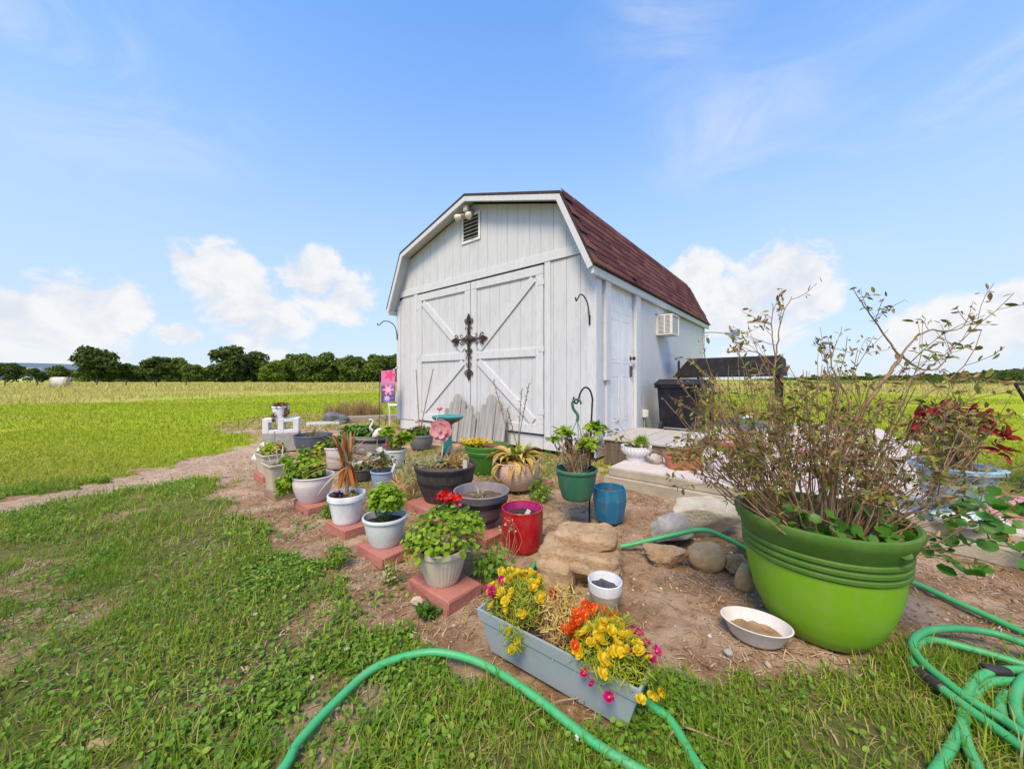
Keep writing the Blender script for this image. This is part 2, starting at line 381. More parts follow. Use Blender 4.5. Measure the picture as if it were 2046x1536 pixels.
# ---------------------------------------------------------------- grass, weeds, litter (uncountable)
BLADE = shp([(-.5, 0, 0), (.5, 0, 0), (-.42, .25, .42), (.42, .25, .42), (-.25, .62, .70), (.25, .62, .70), (0, 1.05, .78)], [(0, 1, 3, 2), (2, 3, 5, 4), (4, 5, 6)])
OVAL = shp([(0, 0, 0), (.30, .25, .07), (.36, .55, .06), (.2, .85, .0), (0, 1, -.06), (-.2, .85, .0), (-.36, .55, .06), (-.30, .25, .07), (0, .5, -.03)],
           [(0, 1, 8), (1, 2, 8), (2, 3, 8), (3, 4, 8), (4, 5, 8), (5, 6, 8), (6, 7, 8), (7, 0, 8)])
ROUND = shp([(0, .12, 0)] + [(.5 * math.sin(a) * (1 + .1 * (i % 2)), .5 - .5 * math.cos(a) * (1 + .1 * (i % 2)), .10 + .05 * (i % 2)) for i, a in enumerate(np.linspace(.35, 2 * PI - .35, 11))],
            [(0, i, i + 1) for i in range(1, 11)])
def blades_at(x, y, z, ln, wd, lean=.5, n=None):
    n = len(x); yaw = rng.random(n) * 2 * PI; l = ln * rng.uniform(.55, 1.3, n); w = wd * rng.uniform(.7, 1.3, n); tl = rng.normal(0, lean, n)
    M = np.zeros((n, 3, 3)); c, s = np.cos(yaw), np.sin(yaw); ct, st = np.cos(tl), np.sin(tl)
    M[:, 0, 0] = c * w; M[:, 1, 0] = s * w
    yv = np.stack([-s * ct, c * ct, st], 1); zv = np.stack([s * st, -c * st, ct], 1)
    M[:, :, 1] = yv * l[:, None]; M[:, :, 2] = zv * l[:, None]
    return scatter(BLADE, np.stack([x, y, z], 1), M)
def in_shed(x, y, pad=.0):
    dx, dy = x - SHED_P[0], y - SHED_P[1]; u = .771 * dx - .637 * dy; v = .637 * dx + .771 * dy
    return ((u > -4.2 - pad) & (u < pad) & (v > -pad) & (v < 5.8)) | ((u > .5) & (u < 3.0) & (v > -.85) & (v < 4.6)) | ((u > 0) & (u < 1.1) & (v > -.1) & (v < 4.6))
def sample(n, x0, x1, y0, y1, keep):
    x = rng.uniform(x0, x1, n); y = rng.uniform(y0, y1, n); k = rng.random(n) < keep(x, y); x, y = x[k], y[k]
    vis = (np.abs(x) < y * 1.5 + .35) & ~in_shed(x, y); return x[vis], y[vis]
grass_near = leafy('grass_near', [(0, (.12, .23, .015)), (.35, (.21, .35, .022)), (.55, (.32, .43, .028)), (.76, (.46, .47, .06)), (.88, (.56, .46, .17)), (1, (.62, .50, .25))], .42, .6, .2, (1.1, (.16, .29, .02)))
weedm = leafy('weed_leaf', [(0, (.10, .22, .02)), (.5, (.165, .33, .028)), (.85, (.25, .41, .04)), (1, (.36, .44, .06))], .4, .45, .35)
lawn_mat = leafy('grass_mown', [(0, (.22, .33, .010)), (.5, (.33, .44, .012)), (.85, (.43, .47, .03)), (1, (.52, .47, .12))], .4, .6, .2, (.45, (.38, .41, .04)))
haym = leafy('grass_hay', [(0, (.34, .34, .06)), (.4, (.50, .44, .12)), (1, (.68, .55, .24))], .35, .7, .15)
strawm = leafy('straw', [(0, (.16, .09, .05)), (.5, (.36, .24, .14)), (1, (.58, .46, .32))], .05, .8, .15)
def lawnp(x, y):
    d = dirtness(x, y); return np.clip(1 - d * 1.03, 0, 1) * (.30 + .70 * np.clip((fbm(x * 3.3 + 2, y * 3.3, 3) - .36) / .22, 0, 1))
parts_ = []
x, y = sample(95000, -2.8, 2.8, .78, 2.1, lawnp); parts_.append(blades_at(x, y, height(x, y) - .002, .040, .0034, .7))
x, y = sample(60000, -4.6, 3.8, 2.1, 3.6, lawnp); parts_.append(blades_at(x, y, height(x, y) - .002, .050, .0058, .6))
x, y = sample(9000, -.9, 2.8, .78, 1.45, lambda x, y: lawnp(x, y) * (fbm(x * 5, y * 5, 2) > .5)); parts_.append(blades_at(x, y, height(x, y), .075, .0040, .55))
x, y = sample(5200, -3, 3.4, .9, 4.6, lambda x, y: dirtness(x, y) * np.where(fbm(x * 4 + 8, y * 4, 3) > .60, .8, .02)); parts_.append(blades_at(x, y, height(x, y), .05, .0042, .6))
x, y = sample(9000, -2.5, 1.2, 2.6, 5.2, lambda x, y: inpoly(x, y, WEEDY) * np.where(fbm(x * 3.5, y * 3.5, 2) > .48, .75, .12)); parts_.append(blades_at(x, y, height(x, y), .07, .006, .55))
o = kind(part('lawn_grass', big(parts_), grass_near), 'stuff'); o['label'] = 'short uneven lawn grass in front of the flower bed'
def weeds(n, x0, x1, y0, y1, keep, size):
    x, y = sample(n, x0, x1, y0, y1, keep); k = len(x)
    N = np.stack([rng.normal(0, .5, k), rng.normal(0, .5, k), np.full(k, 1.)], 1)
    return scatter(OVAL, np.stack([x, y, height(x, y) + rng.uniform(.004, .035, k) * size / .02], 1), frames(N, rng.random(k) * 2 * PI, size * rng.uniform(.6, 1.4, k)))
def weedp(x, y): return np.clip(1 - dirtness(x, y), 0, 1) * np.where(x > .55, .10, 1.) * np.clip((fbm(x * 2.6 + 30, y * 2.6 + 5, 3) - .46) / .1, 0, 1)
def edge_weed(x, y): return weedp(x, y) * 0 + np.clip(1 - dirtness(x, y), 0, 1) * np.clip((x + 2.0) / 1.0, 0, 1) * np.clip((.9 - x) / .4, 0, 1) * .55
o = kind(part('ground_weeds', big([weeds(52000, -2.8, 1.4, .78, 2.2, weedp, .016), weeds(42000, -2.4, .8, 1.0, 2.9, edge_weed, .016), weeds(16000, -4.4, .2, 2.2, 3.6, weedp, .021),
     weeds(5000, -2.4, 1.2, 2.6, 5.0, lambda x, y: inpoly(x, y, WEEDY) * np.where(fbm(x * 3.1 + 5, y * 3.1, 2) > .5, .7, .08), .030),
     weeds(2500, -1.6, .4, 1.4, 2.8, lambda x, y: dirtness(x, y) * (fbm(x * 4.3 + 5, y * 4.3, 2) > .64), .022)]), weedm), 'stuff')
o['label'] = 'low broad leaved weeds mixed into the lawn'
parts_ = []
x, y = sample(60000, -9.5, 8, 3.4, 7.2, lambda x, y: np.clip(1 - dirtness(x, y), 0, 1)); parts_.append(blades_at(x, y, height(x, y) - .004, .055, .011, .6))
x, y = sample(60000, -34, 24, 14, 30, lambda x, y: 1 - is_meadow(x, y)); parts_.append(blades_at(x, y, np.zeros(len(x)) - .004, .06, .04, .6))
x, y = sample(60000, -20, 14, 7.2, 15, lambda x, y: 1 - is_meadow(x, y)); parts_.append(blades_at(x, y, np.zeros(len(x)) - .004, .06, .022, .6))
o = kind(part('mown_lawn', big(parts_), lawn_mat), 'stuff'); o['label'] = 'bright yellow green mown lawn beyond the dirt path'
parts_ = []
x, y = sample(70000, -45, 50, 11, 34, lambda x, y: is_meadow(x, y) * (.25 + .75 * (fbm(x * .4, y * .4, 3) > .5))); parts_.append(blades_at(x, y, np.zeros(len(x)) - .01, .26, .03, .4))
x, y = sample(60000, -90, 100, 30, 80, lambda x, y: .3 + .7 * (fbm(x * .15, y * .3, 3) > .48)); parts_.append(blades_at(x, y, np.zeros(len(x)) - .01, .35, .10, .4))
o = kind(part('meadow_grass', big(parts_), haym), 'stuff'); o['label'] = 'tall pale hay grass of the unmown meadow'
# dry straw and stones on the bare soil
x, y = sample(54000, -3.2, 3.4, .78, 4.6, lambda x, y: np.where(dirtness(x, y) > .3, .25 + .75 * (fbm(x * 3 + 50, y * 3, 3) > .5), .35 * (fbm(x * 2 + 5, y * 2, 3) > .5)))
k = len(x); yaw = rng.random(k) * 2 * PI; ln = rng.uniform(.012, .05, k); M = np.zeros((k, 3, 3))
M[:, 0, 0] = np.cos(yaw) * ln; M[:, 1, 0] = np.sin(yaw) * ln; M[:, 2, 0] = rng.normal(0, .15, k) * ln
w = rng.uniform(.0009, .0022, k); M[:, 0, 1] = -np.sin(yaw) * w; M[:, 1, 1] = np.cos(yaw) * w; M[:, 2, 2] = .004
STRAW = shp([(-.5, -1, 0), (0, -1, .6), (.5, -1, .1), (.5, 1, .1), (0, 1, .6), (-.5, 1, 0)], [(0, 1, 4, 5), (1, 2, 3, 4)])
o = kind(part('straw_litter', scatter(STRAW, np.stack([x, y, height(x, y) + .004], 1), M), strawm), 'stuff'); o['label'] = 'dry straw bits strewn over the bare soil'
x, y = sample(22000, -4, 3.4, .95, 5, lambda x, y: dirtness(x, y)); k = len(x)
PEB = shp([(1, 0, 0), (0, 1, 0), (-1, 0, 0), (0, -1, 0), (.3, .2, .7), (-.3, -.2, -.7)], [(0, 1, 4), (1, 2, 4), (2, 3, 4), (3, 0, 4), (1, 0, 5), (2, 1, 5), (3, 2, 5), (0, 3, 5)])
pebm = leafy('soil_crumb', [(0, (.20, .12, .075)), (.5, (.34, .23, .16)), (.9, (.46, .36, .28)), (1, (.62, .56, .48))], .0, .9, .1)
o = kind(part('soil_crumbs', scatter(PEB, np.stack([x, y, height(x, y) + .001], 1), frames(np.stack([rng.normal(0, .3, k), rng.normal(0, .3, k), np.ones(k)], 1), rng.random(k) * 6, rng.lognormal(-5.45, .5, k))), pebm), 'stuff')
o['label'] = 'small clods and pebbles on the bare soil'

# ---------------------------------------------------------------- patio and step
conc = plain('concrete_edge', (.40, .355, .27), .9, .2, 6, .006, 90, stain=(.24, .22, .15))
patio_top = plain('patio_paint', (.58, .51, .47), .8, .14, 3, .003, 70, stain=(.50, .43, .38), stain_amt=.6)
patio = kind(bpy.data.objects.new('patio', None), 'structure'); C.objects.link(patio); patio.location = (*SHED_P, 0); patio.rotation_euler = (0, 0, SHED_A)
part('footing', box(.50, 2.98, -.835, 4.6, -.05, .078, .006), conc, patio)
part('slab', box(.53, 2.95, -.80, 4.58, .0785, .158, .008), conc, patio)
part('painted_top', box(.545, 2.935, -.785, 4.56, .1585, .162), patio_top, patio)
stepw = wood('weathered_board', (.42, .38, .32), (.62, .575, .51))
stepd = wood('step_side', (.10, .075, .05), (.22, .16, .11))
step = thing('wooden_step', 'weathered wooden plank step below the side door of the shed', 'step', (*shed_xy(.55, .42), .162), SHED_A)
for i in range(5):
    part('plank', box(-.43 + i * .182, -.43 + i * .182 + .172, -.48, .72, .115, .142 + .002 * (i % 2), .004), stepw, step)
part('riser', box(-.42, .47, -.46, -.42, 0, .1145, .003), stepd, step); part('riser', box(-.42, -.06, -.46, -.42, -.162, -.002, .003), stepd, step); part('riser', box(-.42, -.38, -.419, .70, -.162, -.002, .003), stepd, step); part('riser', box(.43, .47, -.419, .70, 0, .1145, .003), stepd, step); part('riser', box(-.42, -.38, -.419, .70, 0, .1145, .003), stepd, step)

# ---------------------------------------------------------------- shed
def paintmat(name, c, groove):
    m, t, out = nt(name); n = noise(t, 2.2, 7, .7, (6, 6, 1.0)); f = noise(t, 26, 5, .7, (1.6, 1.6, .35)); oi = nd(t, 'ShaderNodeObjectInfo')
    col = ramp(t, n, [(.28, tuple(x * .90 for x in c)), (.6, c)])
    col = mixc(t, mapr(t, noise(t, 9, 7, .78, (3, 3, .6)), .50, .70, 0, .55), col, (.42, .41, .39))
    col = mixc(t, mapr(t, oi.outputs['Random'], 0, 1, 0, .26), col, (.55, .55, .54))
    surf(t, out, col, .62, f, .004, .3); return m
white = paintmat('white_siding', (.625, .64, .66), 0); trimw = paintmat('white_trim', (.655, .67, .69), 0)
darkgap = plain('dark_gap', (.03, .028, .026), .9)
shed = thing('garden_shed', 'white gambrel barn shed with dark red shingles and crossed double doors', 'shed', (*SHED_P, 0), SHED_A)
UC = -2.1
def roofz(u):
    d = abs(u - UC); return 3.80 - .302 * d if d < 1.72 else 3.281 - (d - 1.72) * 2.03
wall = part('front_wall', prism([(-4.17, .20), (-.03, .20), (-.03, roofz(-.03) - .06), (UC + 1.72, roofz(UC + 1.72) - .05), (UC, 3.74), (UC - 1.72, roofz(UC - 1.72) - .05), (-4.17, roofz(-4.17) - .06)], .004, .06), darkgap, shed)
def board(u0, u1, z0, z1fn, y0=-.018, y1=.0035, b=.0):
    pts = [(u0, z0), (u1, z0), (u1, z1fn(u1))]
    for k in (UC + 1.72, UC, UC - 1.72):
        if u0 + .01 < k < u1 - .01: pts.append((k, z1fn(k)))
    pts.append((u0, z1fn(u0))); return prism(pts, y0, y1)
edges = list(np.arange(-4.2, .001, .2)); edges[-1] = 0.0
for a, b in zip(edges[:-1], edges[1:]):
    a, b = max(a, UC - 1.985), min(b, UC + 1.985)
    if b - a > .03: part('siding_board', board(a + .0024, b - .0024, 2.69, lambda u: roofz(u) - .03), white, wall)
DL, DR, DC, DT = -3.56, -.74, -2.15, 2.54
for a, b in zip(edges[:-1], edges[1:]):
    for lo, hi in ((-4.2, DL - .1), (DR + .1, 0.0)):
        l, h = max(a, lo), min(b, hi)
        if h - l > .03: part('siding_board', board(l + .0024, h - .0024, .235, lambda u: min(2.56, roofz(u) - .03)), white, wall)
part('trim_board', box(UC - 2.02, UC + 2.02, -.040, -.019, 2.565, 2.685, .004), trimw, wall)
part('trim_board', box(DL - .1, DL - .006, -.036, -.0, .22, 2.56, .004), trimw, wall); part('trim_board', box(DR + .006, DR + .1, -.036, 0, .22, 2.56, .004), trimw, wall)
part('corner_board', box(-.10, .022, -.038, -.0185, .235, 2.42, .004), trimw, wall); part('corner_board', box(-4.222, -4.10, -.038, -.0185, .235, 2.42, .004), trimw, wall)
for a, b in ((-4.14, -2.2), (-2.19, -.78), (-.77, -.42)):
    part('skirt_board', box(a, b, -.006, .02, .045, .228, .003), trimw, wall)
part('skirt_board', box(-.32, .0, -.006, .02, .10, .228, .003), trimw, wall)
def barn_door(u0, u1, outer):
    d = part('barn_door', box(u0 + .006, u1 - .006, -.004, .0035, .25, DT), darkgap, shed)
    es = [e for e in np.arange(-4.2 + .05, 0, .2) if u0 + .04 < e < u1 - .04]; es = [u0 + .006] + es + [u1 - .006]
    for a, b in zip(es[:-1], es[1:]): part('door_board', box(a + .0022, b - .0022, -.020, -.0042, .25, DT, .002), white, d)
    w = .125; y0, y1 = -.044, -.0203
    part('door_rail', box(u0 + .01, u1 - .01, y0, y1, DT - w, DT - .004, .003), trimw, d); part('door_rail', box(u0 + w + .012, u1 - w - .012, y0, y1, 1.31, 1.425, .003), trimw, d)
    part('door_rail', box(u0 + .01, u1 - .01, y0, y1, .255, .255 + w, .003), trimw, d)
    for a in (u0 + .01, u1 - w - .01): part('door_stile', box(a, a + w, y0 + .001, y1, .255 + w + .002, DT - w - .002, .003), trimw, d)
    inn, out_ = (u1, u0) if outer < 0 else (u0, u1); s = 1 if outer > 0 else -1
    ia, oa = inn + s * (w + .015), out_ - s * (w + .015)
    for (p, q) in (((ia, 1.43), (oa, DT - w - .005)), ((ia, 1.305), (oa, .255 + w + .005))):
        p, q = np.array(p), np.array(q); dd = (q - p) / np.linalg.norm(q - p); nn = np.array([-dd[1], dd[0]]) * .055
        p, q = p + dd * .05, q - dd * .05
        part('door_brace', prism([tuple(p - nn), tuple(q - nn), tuple(q + nn), tuple(p + nn)], y0 + .002, y1), trimw, d)
    for z in (.55, 1.4, 2.3):
        part('hinge', join([box(out_ - s * .09 if s > 0 else out_ - .005, out_ + .005 if s > 0 else out_ + .09, -.0475, -.0442, z - .03, z + .03), xf(tube([(0, 0, -.035), (0, 0, .035)], .007, 8), (out_, -.047, z))]), trimw, d)
barn_door(DL, DC, -1); barn_door(DC, DR, 1)
# gable vent
ventm = plain('vent_metal', (.78, .78, .76), .5, .05, 12, .001); ventd = plain('vent_slat', (.30, .29, .25), .6, .1)
vent = part('gable_vent', box(-2.365, -1.945, -.022, -.019, 3.19, 3.62), plain('vent_inside', (.035, .033, .03), .9), shed)
for a in ((-2.365, -1.945, 3.18, 3.225), (-2.365, -1.945, 3.585, 3.63)): part('vent_frame', box(a[0], a[1], -.036, -.0225, a[2], a[3], .003), ventm, vent)
for a in ((-2.365, -2.325), (-1.985, -1.945)): part('vent_frame', box(a[0], a[1], -.0355, -.0225, 3.226, 3.584, .003), ventm, vent)
for i in range(6): part('slat', xf(box(-.168, .168, -.028, .0, -.003, .003), (-2.155, -.024, 3.255 + i * .058), rx(.55)), ventm, vent)
# side wall with door opening
side = part('side_wall', join([box(-.06, .0, .0, .36, .16, 2.40), box(-.06, 0, 1.22, 5.78, .16, 2.40), box(-.06, 0, .36, 1.22, 2.335, 2.40), box(-.06, 0, .36, 1.22, .16, .275)]), white, shed)
part('left_wall', box(-4.2, -4.14, .061, 5.78, .16, 2.42), white, shed); part('rear_wall', prism([(-4.139, .2), (-.061, .2), (-.061, 2.4), (UC + 1.72, 3.2), (UC, 3.7), (UC - 1.72, 3.2), (-4.139, 2.4)], 5.72, 5.78), white, shed)
part('side_skirt', box(-.02, .006, .0, 5.78, .03, .158), trimw, shed)
part('corner_board', box(.001, .024, -.017, .11, .235, 2.36, .003), trimw, side); part('corner_board', box(.001, .022, 5.68, 5.79, .16, 2.36, .003), trimw, side)
part('door_casing', box(.001, .045, .20, .355, .98, 2.36, .004), trimw, side); part('door_casing', box(.001, .028, .25, .355, .165, .978, .004), trimw, side)
part('door_casing', box(.001, .045, 1.225, 1.40, .17, 2.36, .004), trimw, side); part('door_casing', box(.001, .03, .357, 1.223, 2.335, 2.37, .003), trimw, side)
part('threshold', box(-.055, .09, .33, 1.25, .252, .274, .004), wood('threshold_wood', (.30, .27, .23), (.48, .44, .39)), side)
doorw = plain('door_white', (.80, .81, .82), .4, .04, 4, .001, 40)
dr = part('side_door', box(-.05, -.018, .366, 1.214, .278, 2.33, .003), doorw, shed)
for (z0, z1) in ((.42, 1.05), (1.22, 1.82), (1.92, 2.2)):
    for (v0, v1) in ((.47, .74), (.84, 1.11)):
        part('door_panel', join([box(-.0182, -.0150, v0, v0 + .018, z0, z1), box(-.0182, -.0150, v1 - .018, v1, z0, z1), box(-.0182, -.0150, v0 + .0182, v1 - .0182, z0, z0 + .018), box(-.0182, -.0150, v0 + .0182, v1 - .0182, z1 - .018, z1), box(-.0182, -.0160, v0 + .04, v1 - .04, z0 + .04, z1 - .04, .004)]), doorw, dr)
blackm = plain('black_iron', (.025, .022, .02), .5, .2, 20, .001, metal=.3)
kn = part('door_knob', xf(lathe([(.0, .075), (.02, .073), (.029, .058), (.024, .042), (.011, .035), (.011, .006), (.033, .004), (.033, 0)], 20), (-.018, 1.145, 1.30), ry(PI / 2)), blackm, dr, .6)
part('keypad_lock', join([box(-.0178, .004, 1.11, 1.175, 1.03, 1.19, .006), xf(tube([(0, 0, 0), (.012, 0, 0)], .018, 14), (.004, 1.142, 1.155))]), plain('lock_bronze', (.09, .085, .075), .45, .2, 20, .001, metal=.4), dr)
# roof
shm = None
def shinglemat(name):
    m, t, out = nt(name); oi = nd(t, 'ShaderNodeObjectInfo')
    col = ramp(t, oi.outputs['Random'], [(0, (.070, .026, .028)), (.3, (.115, .042, .042)), (.6, (.155, .058, .052)), (.85, (.20, .085, .070)), (1, (.09, .040, .046))])
    col = mixc(t, mapr(t, noise(t, 120, 3, .8), .35, .7, 0, .7), col, (.075, .028, .03)); col = mixc(t, mapr(t, noise(t, 5, 5, .7), .55, .75, 0, .5), col, (.22, .09, .075))
    surf(t, out, col, .95, noise(t, 220, 2, .7), .004, .15); return m
shm = shinglemat('red_shingle'); roofdark = plain('roof_edge', (.05, .03, .03), .9)
prof = [(UC + 2.19, 2.355), (UC + 1.735, 3.335), (UC, 3.86), (UC - 1.735, 3.335), (UC - 2.19, 2.355)]
inner = [(UC - 2.175, 2.325), (UC - 1.72, 3.30), (UC, 3.82), (UC + 1.72, 3.30), (UC + 2.175, 2.325)]
roof = part('roof', prism(prof + inner, -.225, 6.03), roofdark, shed)
P0, P1 = np.array(prof[0]), np.array(prof[1]); sl = P1 - P0; L = np.linalg.norm(sl); sl /= L; nr = np.array([sl[1], -sl[0]])
ROWS = 9; ex = (L + .01) / ROWS
# shingle in local x = along the eave, y = up the slope, z = out of the slope
SH = mesh_of('shingle', join([shp([(-.1475, -.012, 0.002), (.1475, -.012, .002), (.1475, -.010, .011), (-.1475, -.010, .011), (-.1475, ex + .03, .003), (.1475, ex + .03, .003), (-.1475, ex + .03, 0), (.1475, ex + .03, 0)],
      [(0, 1, 2, 3), (3, 2, 5, 4), (0, 3, 4, 6), (1, 7, 5, 2), (4, 5, 7, 6), (0, 6, 7, 1)])])); SH.materials.append(shm)
B = Matrix(((0, sl[0], nr[0]), (1, 0, 0), (0, sl[1], nr[1])))     # columns: x -> v axis, y -> slope, z -> outward
for r in range(ROWS):
    off = (r % 2) * .157 + random.uniform(-.02, .02)
    for i in range(21):
        v = -.225 + .155 + off + i * .314
        if v > 6.03 - .15: continue
        o = link('shingle', SH, None, roof)
        pt = P0 + sl * (r * ex - .012) + nr * (.0025 + .0012 * r)
        mt = B.to_4x4(); mt.translation = (pt[0], v, pt[1])
        tw = Matrix.Rotation(random.gauss(0, .010), 4, 'Z') @ Matrix.Rotation(-.012 + abs(random.gauss(0, .01)), 4, 'X')
        if r == 0 and i == 4: tw = Matrix.Rotation(.3, 4, 'X') @ Matrix.Rotation(.12, 4, 'Y')
        o.matrix_local = mt @ tw
part('drip_edge', box(UC + 2.178, UC + 2.212, -.226, 6.031, 2.342, 2.356), roofdark, roof)
part('eave_fascia', box(UC + 2.135, UC + 2.172, -.195, 6.0, 2.235, 2.335, .004), trimw, roof); part('eave_fascia', box(UC - 2.172, UC - 2.135, -.195, 6.0, 2.235, 2.32, .004), trimw, roof)
part('soffit', box(.0005, UC + 2.134, .12, 5.67, 2.262, 2.285), trimw, roof)
for (a, b) in ((0, 1), (1, 2), (2, 3), (3, 4)):
    p, q = np.array(inner[a]), np.array(inner[b]); ctr = np.array([UC, 2.2]); dd = (q - p) / np.linalg.norm(q - p); nn = np.array([dd[1], -dd[0]]); nn = nn if np.dot(ctr - p, nn) > 0 else -nn
    w = .072
    def bis(k):
        if k == 0 or k == 4: return np.array(inner[k]) + nn * w if k == a or k == b else None
        p0, p1, p2 = map(np.array, (inner[k - 1], inner[k], inner[k + 1])); d1 = (p1 - p0) / np.linalg.norm(p1 - p0); d2 = (p2 - p1) / np.linalg.norm(p2 - p1)
        n1 = np.array([d1[1], -d1[0]]); n1 = n1 if np.dot(ctr - p1, n1) > 0 else -n1; n2 = np.array([d2[1], -d2[0]]); n2 = n2 if np.dot(ctr - p1, n2) > 0 else -n2
        nb = (n1 + n2) / np.linalg.norm(n1 + n2); return p1 + nb * w / np.dot(nb, n1)
    pa, qa = bis(a), bis(b)
    part('rake_board', prism([tuple(p + nn * .0005), tuple(q + nn * .0005), tuple(qa), tuple(pa)], -.223, -.198), trimw, roof)
    part('rake_soffit', prism([tuple(p + nn * .002), tuple(q + nn * .002), tuple(q + nn * .014), tuple(p + nn * .014)], -.1975, -.003), trimw, roof)

# ---------------------------------------------------------------- trees, hedges, far things
treegreen = [leafy('tree_leaf_dark', [(0, (.045, .075, .016)), (.6, (.08, .12, .025)), (1, (.14, .18, .04))], .25, .7, .1),
             leafy('tree_leaf_mid', [(0, (.065, .11, .018)), (.6, (.115, .17, .028)), (1, (.19, .24, .045))], .25, .7, .1),
             leafy('tree_leaf_light', [(0, (.10, .16, .018)), (.6, (.16, .235, .024)), (1, (.24, .30, .045))], .3, .7, .1)]
bark = plain('bark', (.09, .07, .055), .95, .3, 8, .02, 20)
LEAFQ = shp([(-.5, -.5, 0), (.5, -.5, .12), (.5, .5, -.1), (-.5, .5, .12)], [(0, 1, 2, 3)])
def tree(px, wpx, top, Y, tone, label, name='oak_tree', base=0.0, n=4200, group='trees along the far field edge'):
    X = (px - 1023) / 723 * Y; H = 1 - (top - 757) / 723 * Y - base; Wd = wpx / 723 * Y * math.cos(math.atan(X / Y)) * 1.0
    r = np.random.default_rng(int(px * 7 + top)); T = thing(name, label, 'tree', (X, Y, base), 0, group)
    lob = 22; lp = r.normal(0, 1, (lob, 3)); lp /= np.linalg.norm(lp, axis=1)[:, None]; lp[:, 2] = lp[:, 2] * 1.0
    fz = np.linspace(.14, .84, lob); rr_ = np.sqrt(np.clip(1 - ((fz - .42) / .52) ** 2, .05, 1)); aa = r.random(lob) * 2 * PI; ra = np.sqrt(r.uniform(.15, 1, lob)) * .40 * Wd * rr_
    lc = np.stack([ra * np.cos(aa), ra * np.sin(aa), fz * H], 1); lr = r.uniform(.12, .20, lob) * (Wd + H) * .62
    limbs = [tube(smoothpath([(0, 0, -.1), (r.normal(0, .01) * H, 0, H * .18), (0, 0, H * .36), (0, 0, H * .62)], 3), np.linspace(.035, .012, 10) * H, 7)]
    for k in range(7):
        e = lc[-1 - 2 * k]; limbs.append(tube(smoothpath([(0, 0, H * .22), (e[0] * .4, e[1] * .4, H * .22 + (e[2] - H * .22) * .6), e], 3), np.linspace(.016, .004, 7) * H, 5))
    part('trunk', join(limbs), bark, T, 1.0)
    which = r.choice(lob, n, p=lr ** 2 / (lr ** 2).sum()); d = r.normal(0, 1, (n, 3)); d /= np.linalg.norm(d, axis=1)[:, None]; d[:, 2] = np.where(r.random(n) < .72, np.abs(d[:, 2]), d[:, 2])
    P = lc[which] + d * (lr[which] * r.uniform(.45, 1.08, n) ** .6)[:, None] * np.array([1, 1, .85]); P[:, 2] = np.clip(P[:, 2], H * r.uniform(.01, .06, n), H * 1.03)
    P += r.normal(0, .12, (n, 3)) * (H / 9)
    part('crown', scatter(LEAFQ, P, frames(d + r.normal(0, .6, (n, 3)) + (0, 0, .4), r.random(n) * 6.3, r.uniform(.5, 1.2, n) * H * .062)), treegreen[tone], T)
TR = [(15, 95, 727, 105, 0, 'low dark tree at the left edge of the far field'), (72, 60, 737, 98, 0, 'small dark tree in front of the white far building'), (118, 62, 731, 108, 1, 'small rounded green tree left of the big oak'),
      (193, 112, 694, 104, 0, 'big broad dark oak standing left of the far tree line'), (262, 60, 726, 112, 1, 'low tree just right of the big broad oak'),
      (318, 74, 713, 100, 0, 'dark spreading tree midway along the far left tree line'), (364, 60, 715, 108, 1, 'narrower tree beside the dark spreading one'), (380, 46, 728, 96, 1, 'short bushy tree low in front of the far trees'),
      (448, 108, 693, 102, 0, 'tall dark tree with ragged crown, highest of the far tree line'), (508, 84, 704, 110, 0, 'dark rounded tree right of the tallest far tree'),
      (545, 62, 722, 95, 2, 'bright yellow green tree low in front of the far wood'), (590, 80, 705, 112, 1, 'dull green rounded tree in the far wood'), (625, 66, 710, 104, 1, 'mid green tree in the far wood, left of the centre'),
      (664, 66, 706, 108, 1, 'mid green peaked tree of the far wood'), (704, 62, 711, 102, 1, 'mid green tree, second from the shed in the far wood'), (748, 64, 708, 106, 1, 'mid green tree nearest the shed wall in the far wood'),
      (786, 56, 705, 112, 0, 'dark tree partly hidden by the shed wall and flag'), (290, 44, 733, 116, 0, 'small dark tree filling the gap by the big oak'), (-60, 110, 722, 110, 0, 'dark tree cut by the left picture edge')]
for a in TR: tree(*a)
for i, (px, w, top, Y, tn, lb) in enumerate([(1585, 80, 757, 60, 1, 'low brush tree behind the kennel, left of the shrub'), (1660, 90, 758, 58, 1, 'low brush tree seen between the shrub branches'), (1735, 90, 757, 62, 0, 'low dark brush tree behind the tall shrub branch'),
      (1812, 84, 761, 50, 2, 'bright green bush at the right field edge'), (1880, 90, 751, 60, 0, 'dark brush tree above the red leaved plant'), (1950, 100, 747, 62, 0, 'dark brush tree below the far ridge'), (2030, 110, 744, 60, 0, 'dark brush tree at the right picture edge'), (2120, 110, 746, 64, 0, 'dark brush tree beyond the right picture edge')]):
    tree(px, w * 1.25, top, Y, tn, lb, 'brush_tree', -.35, 2200, 'brush along the right field edge')
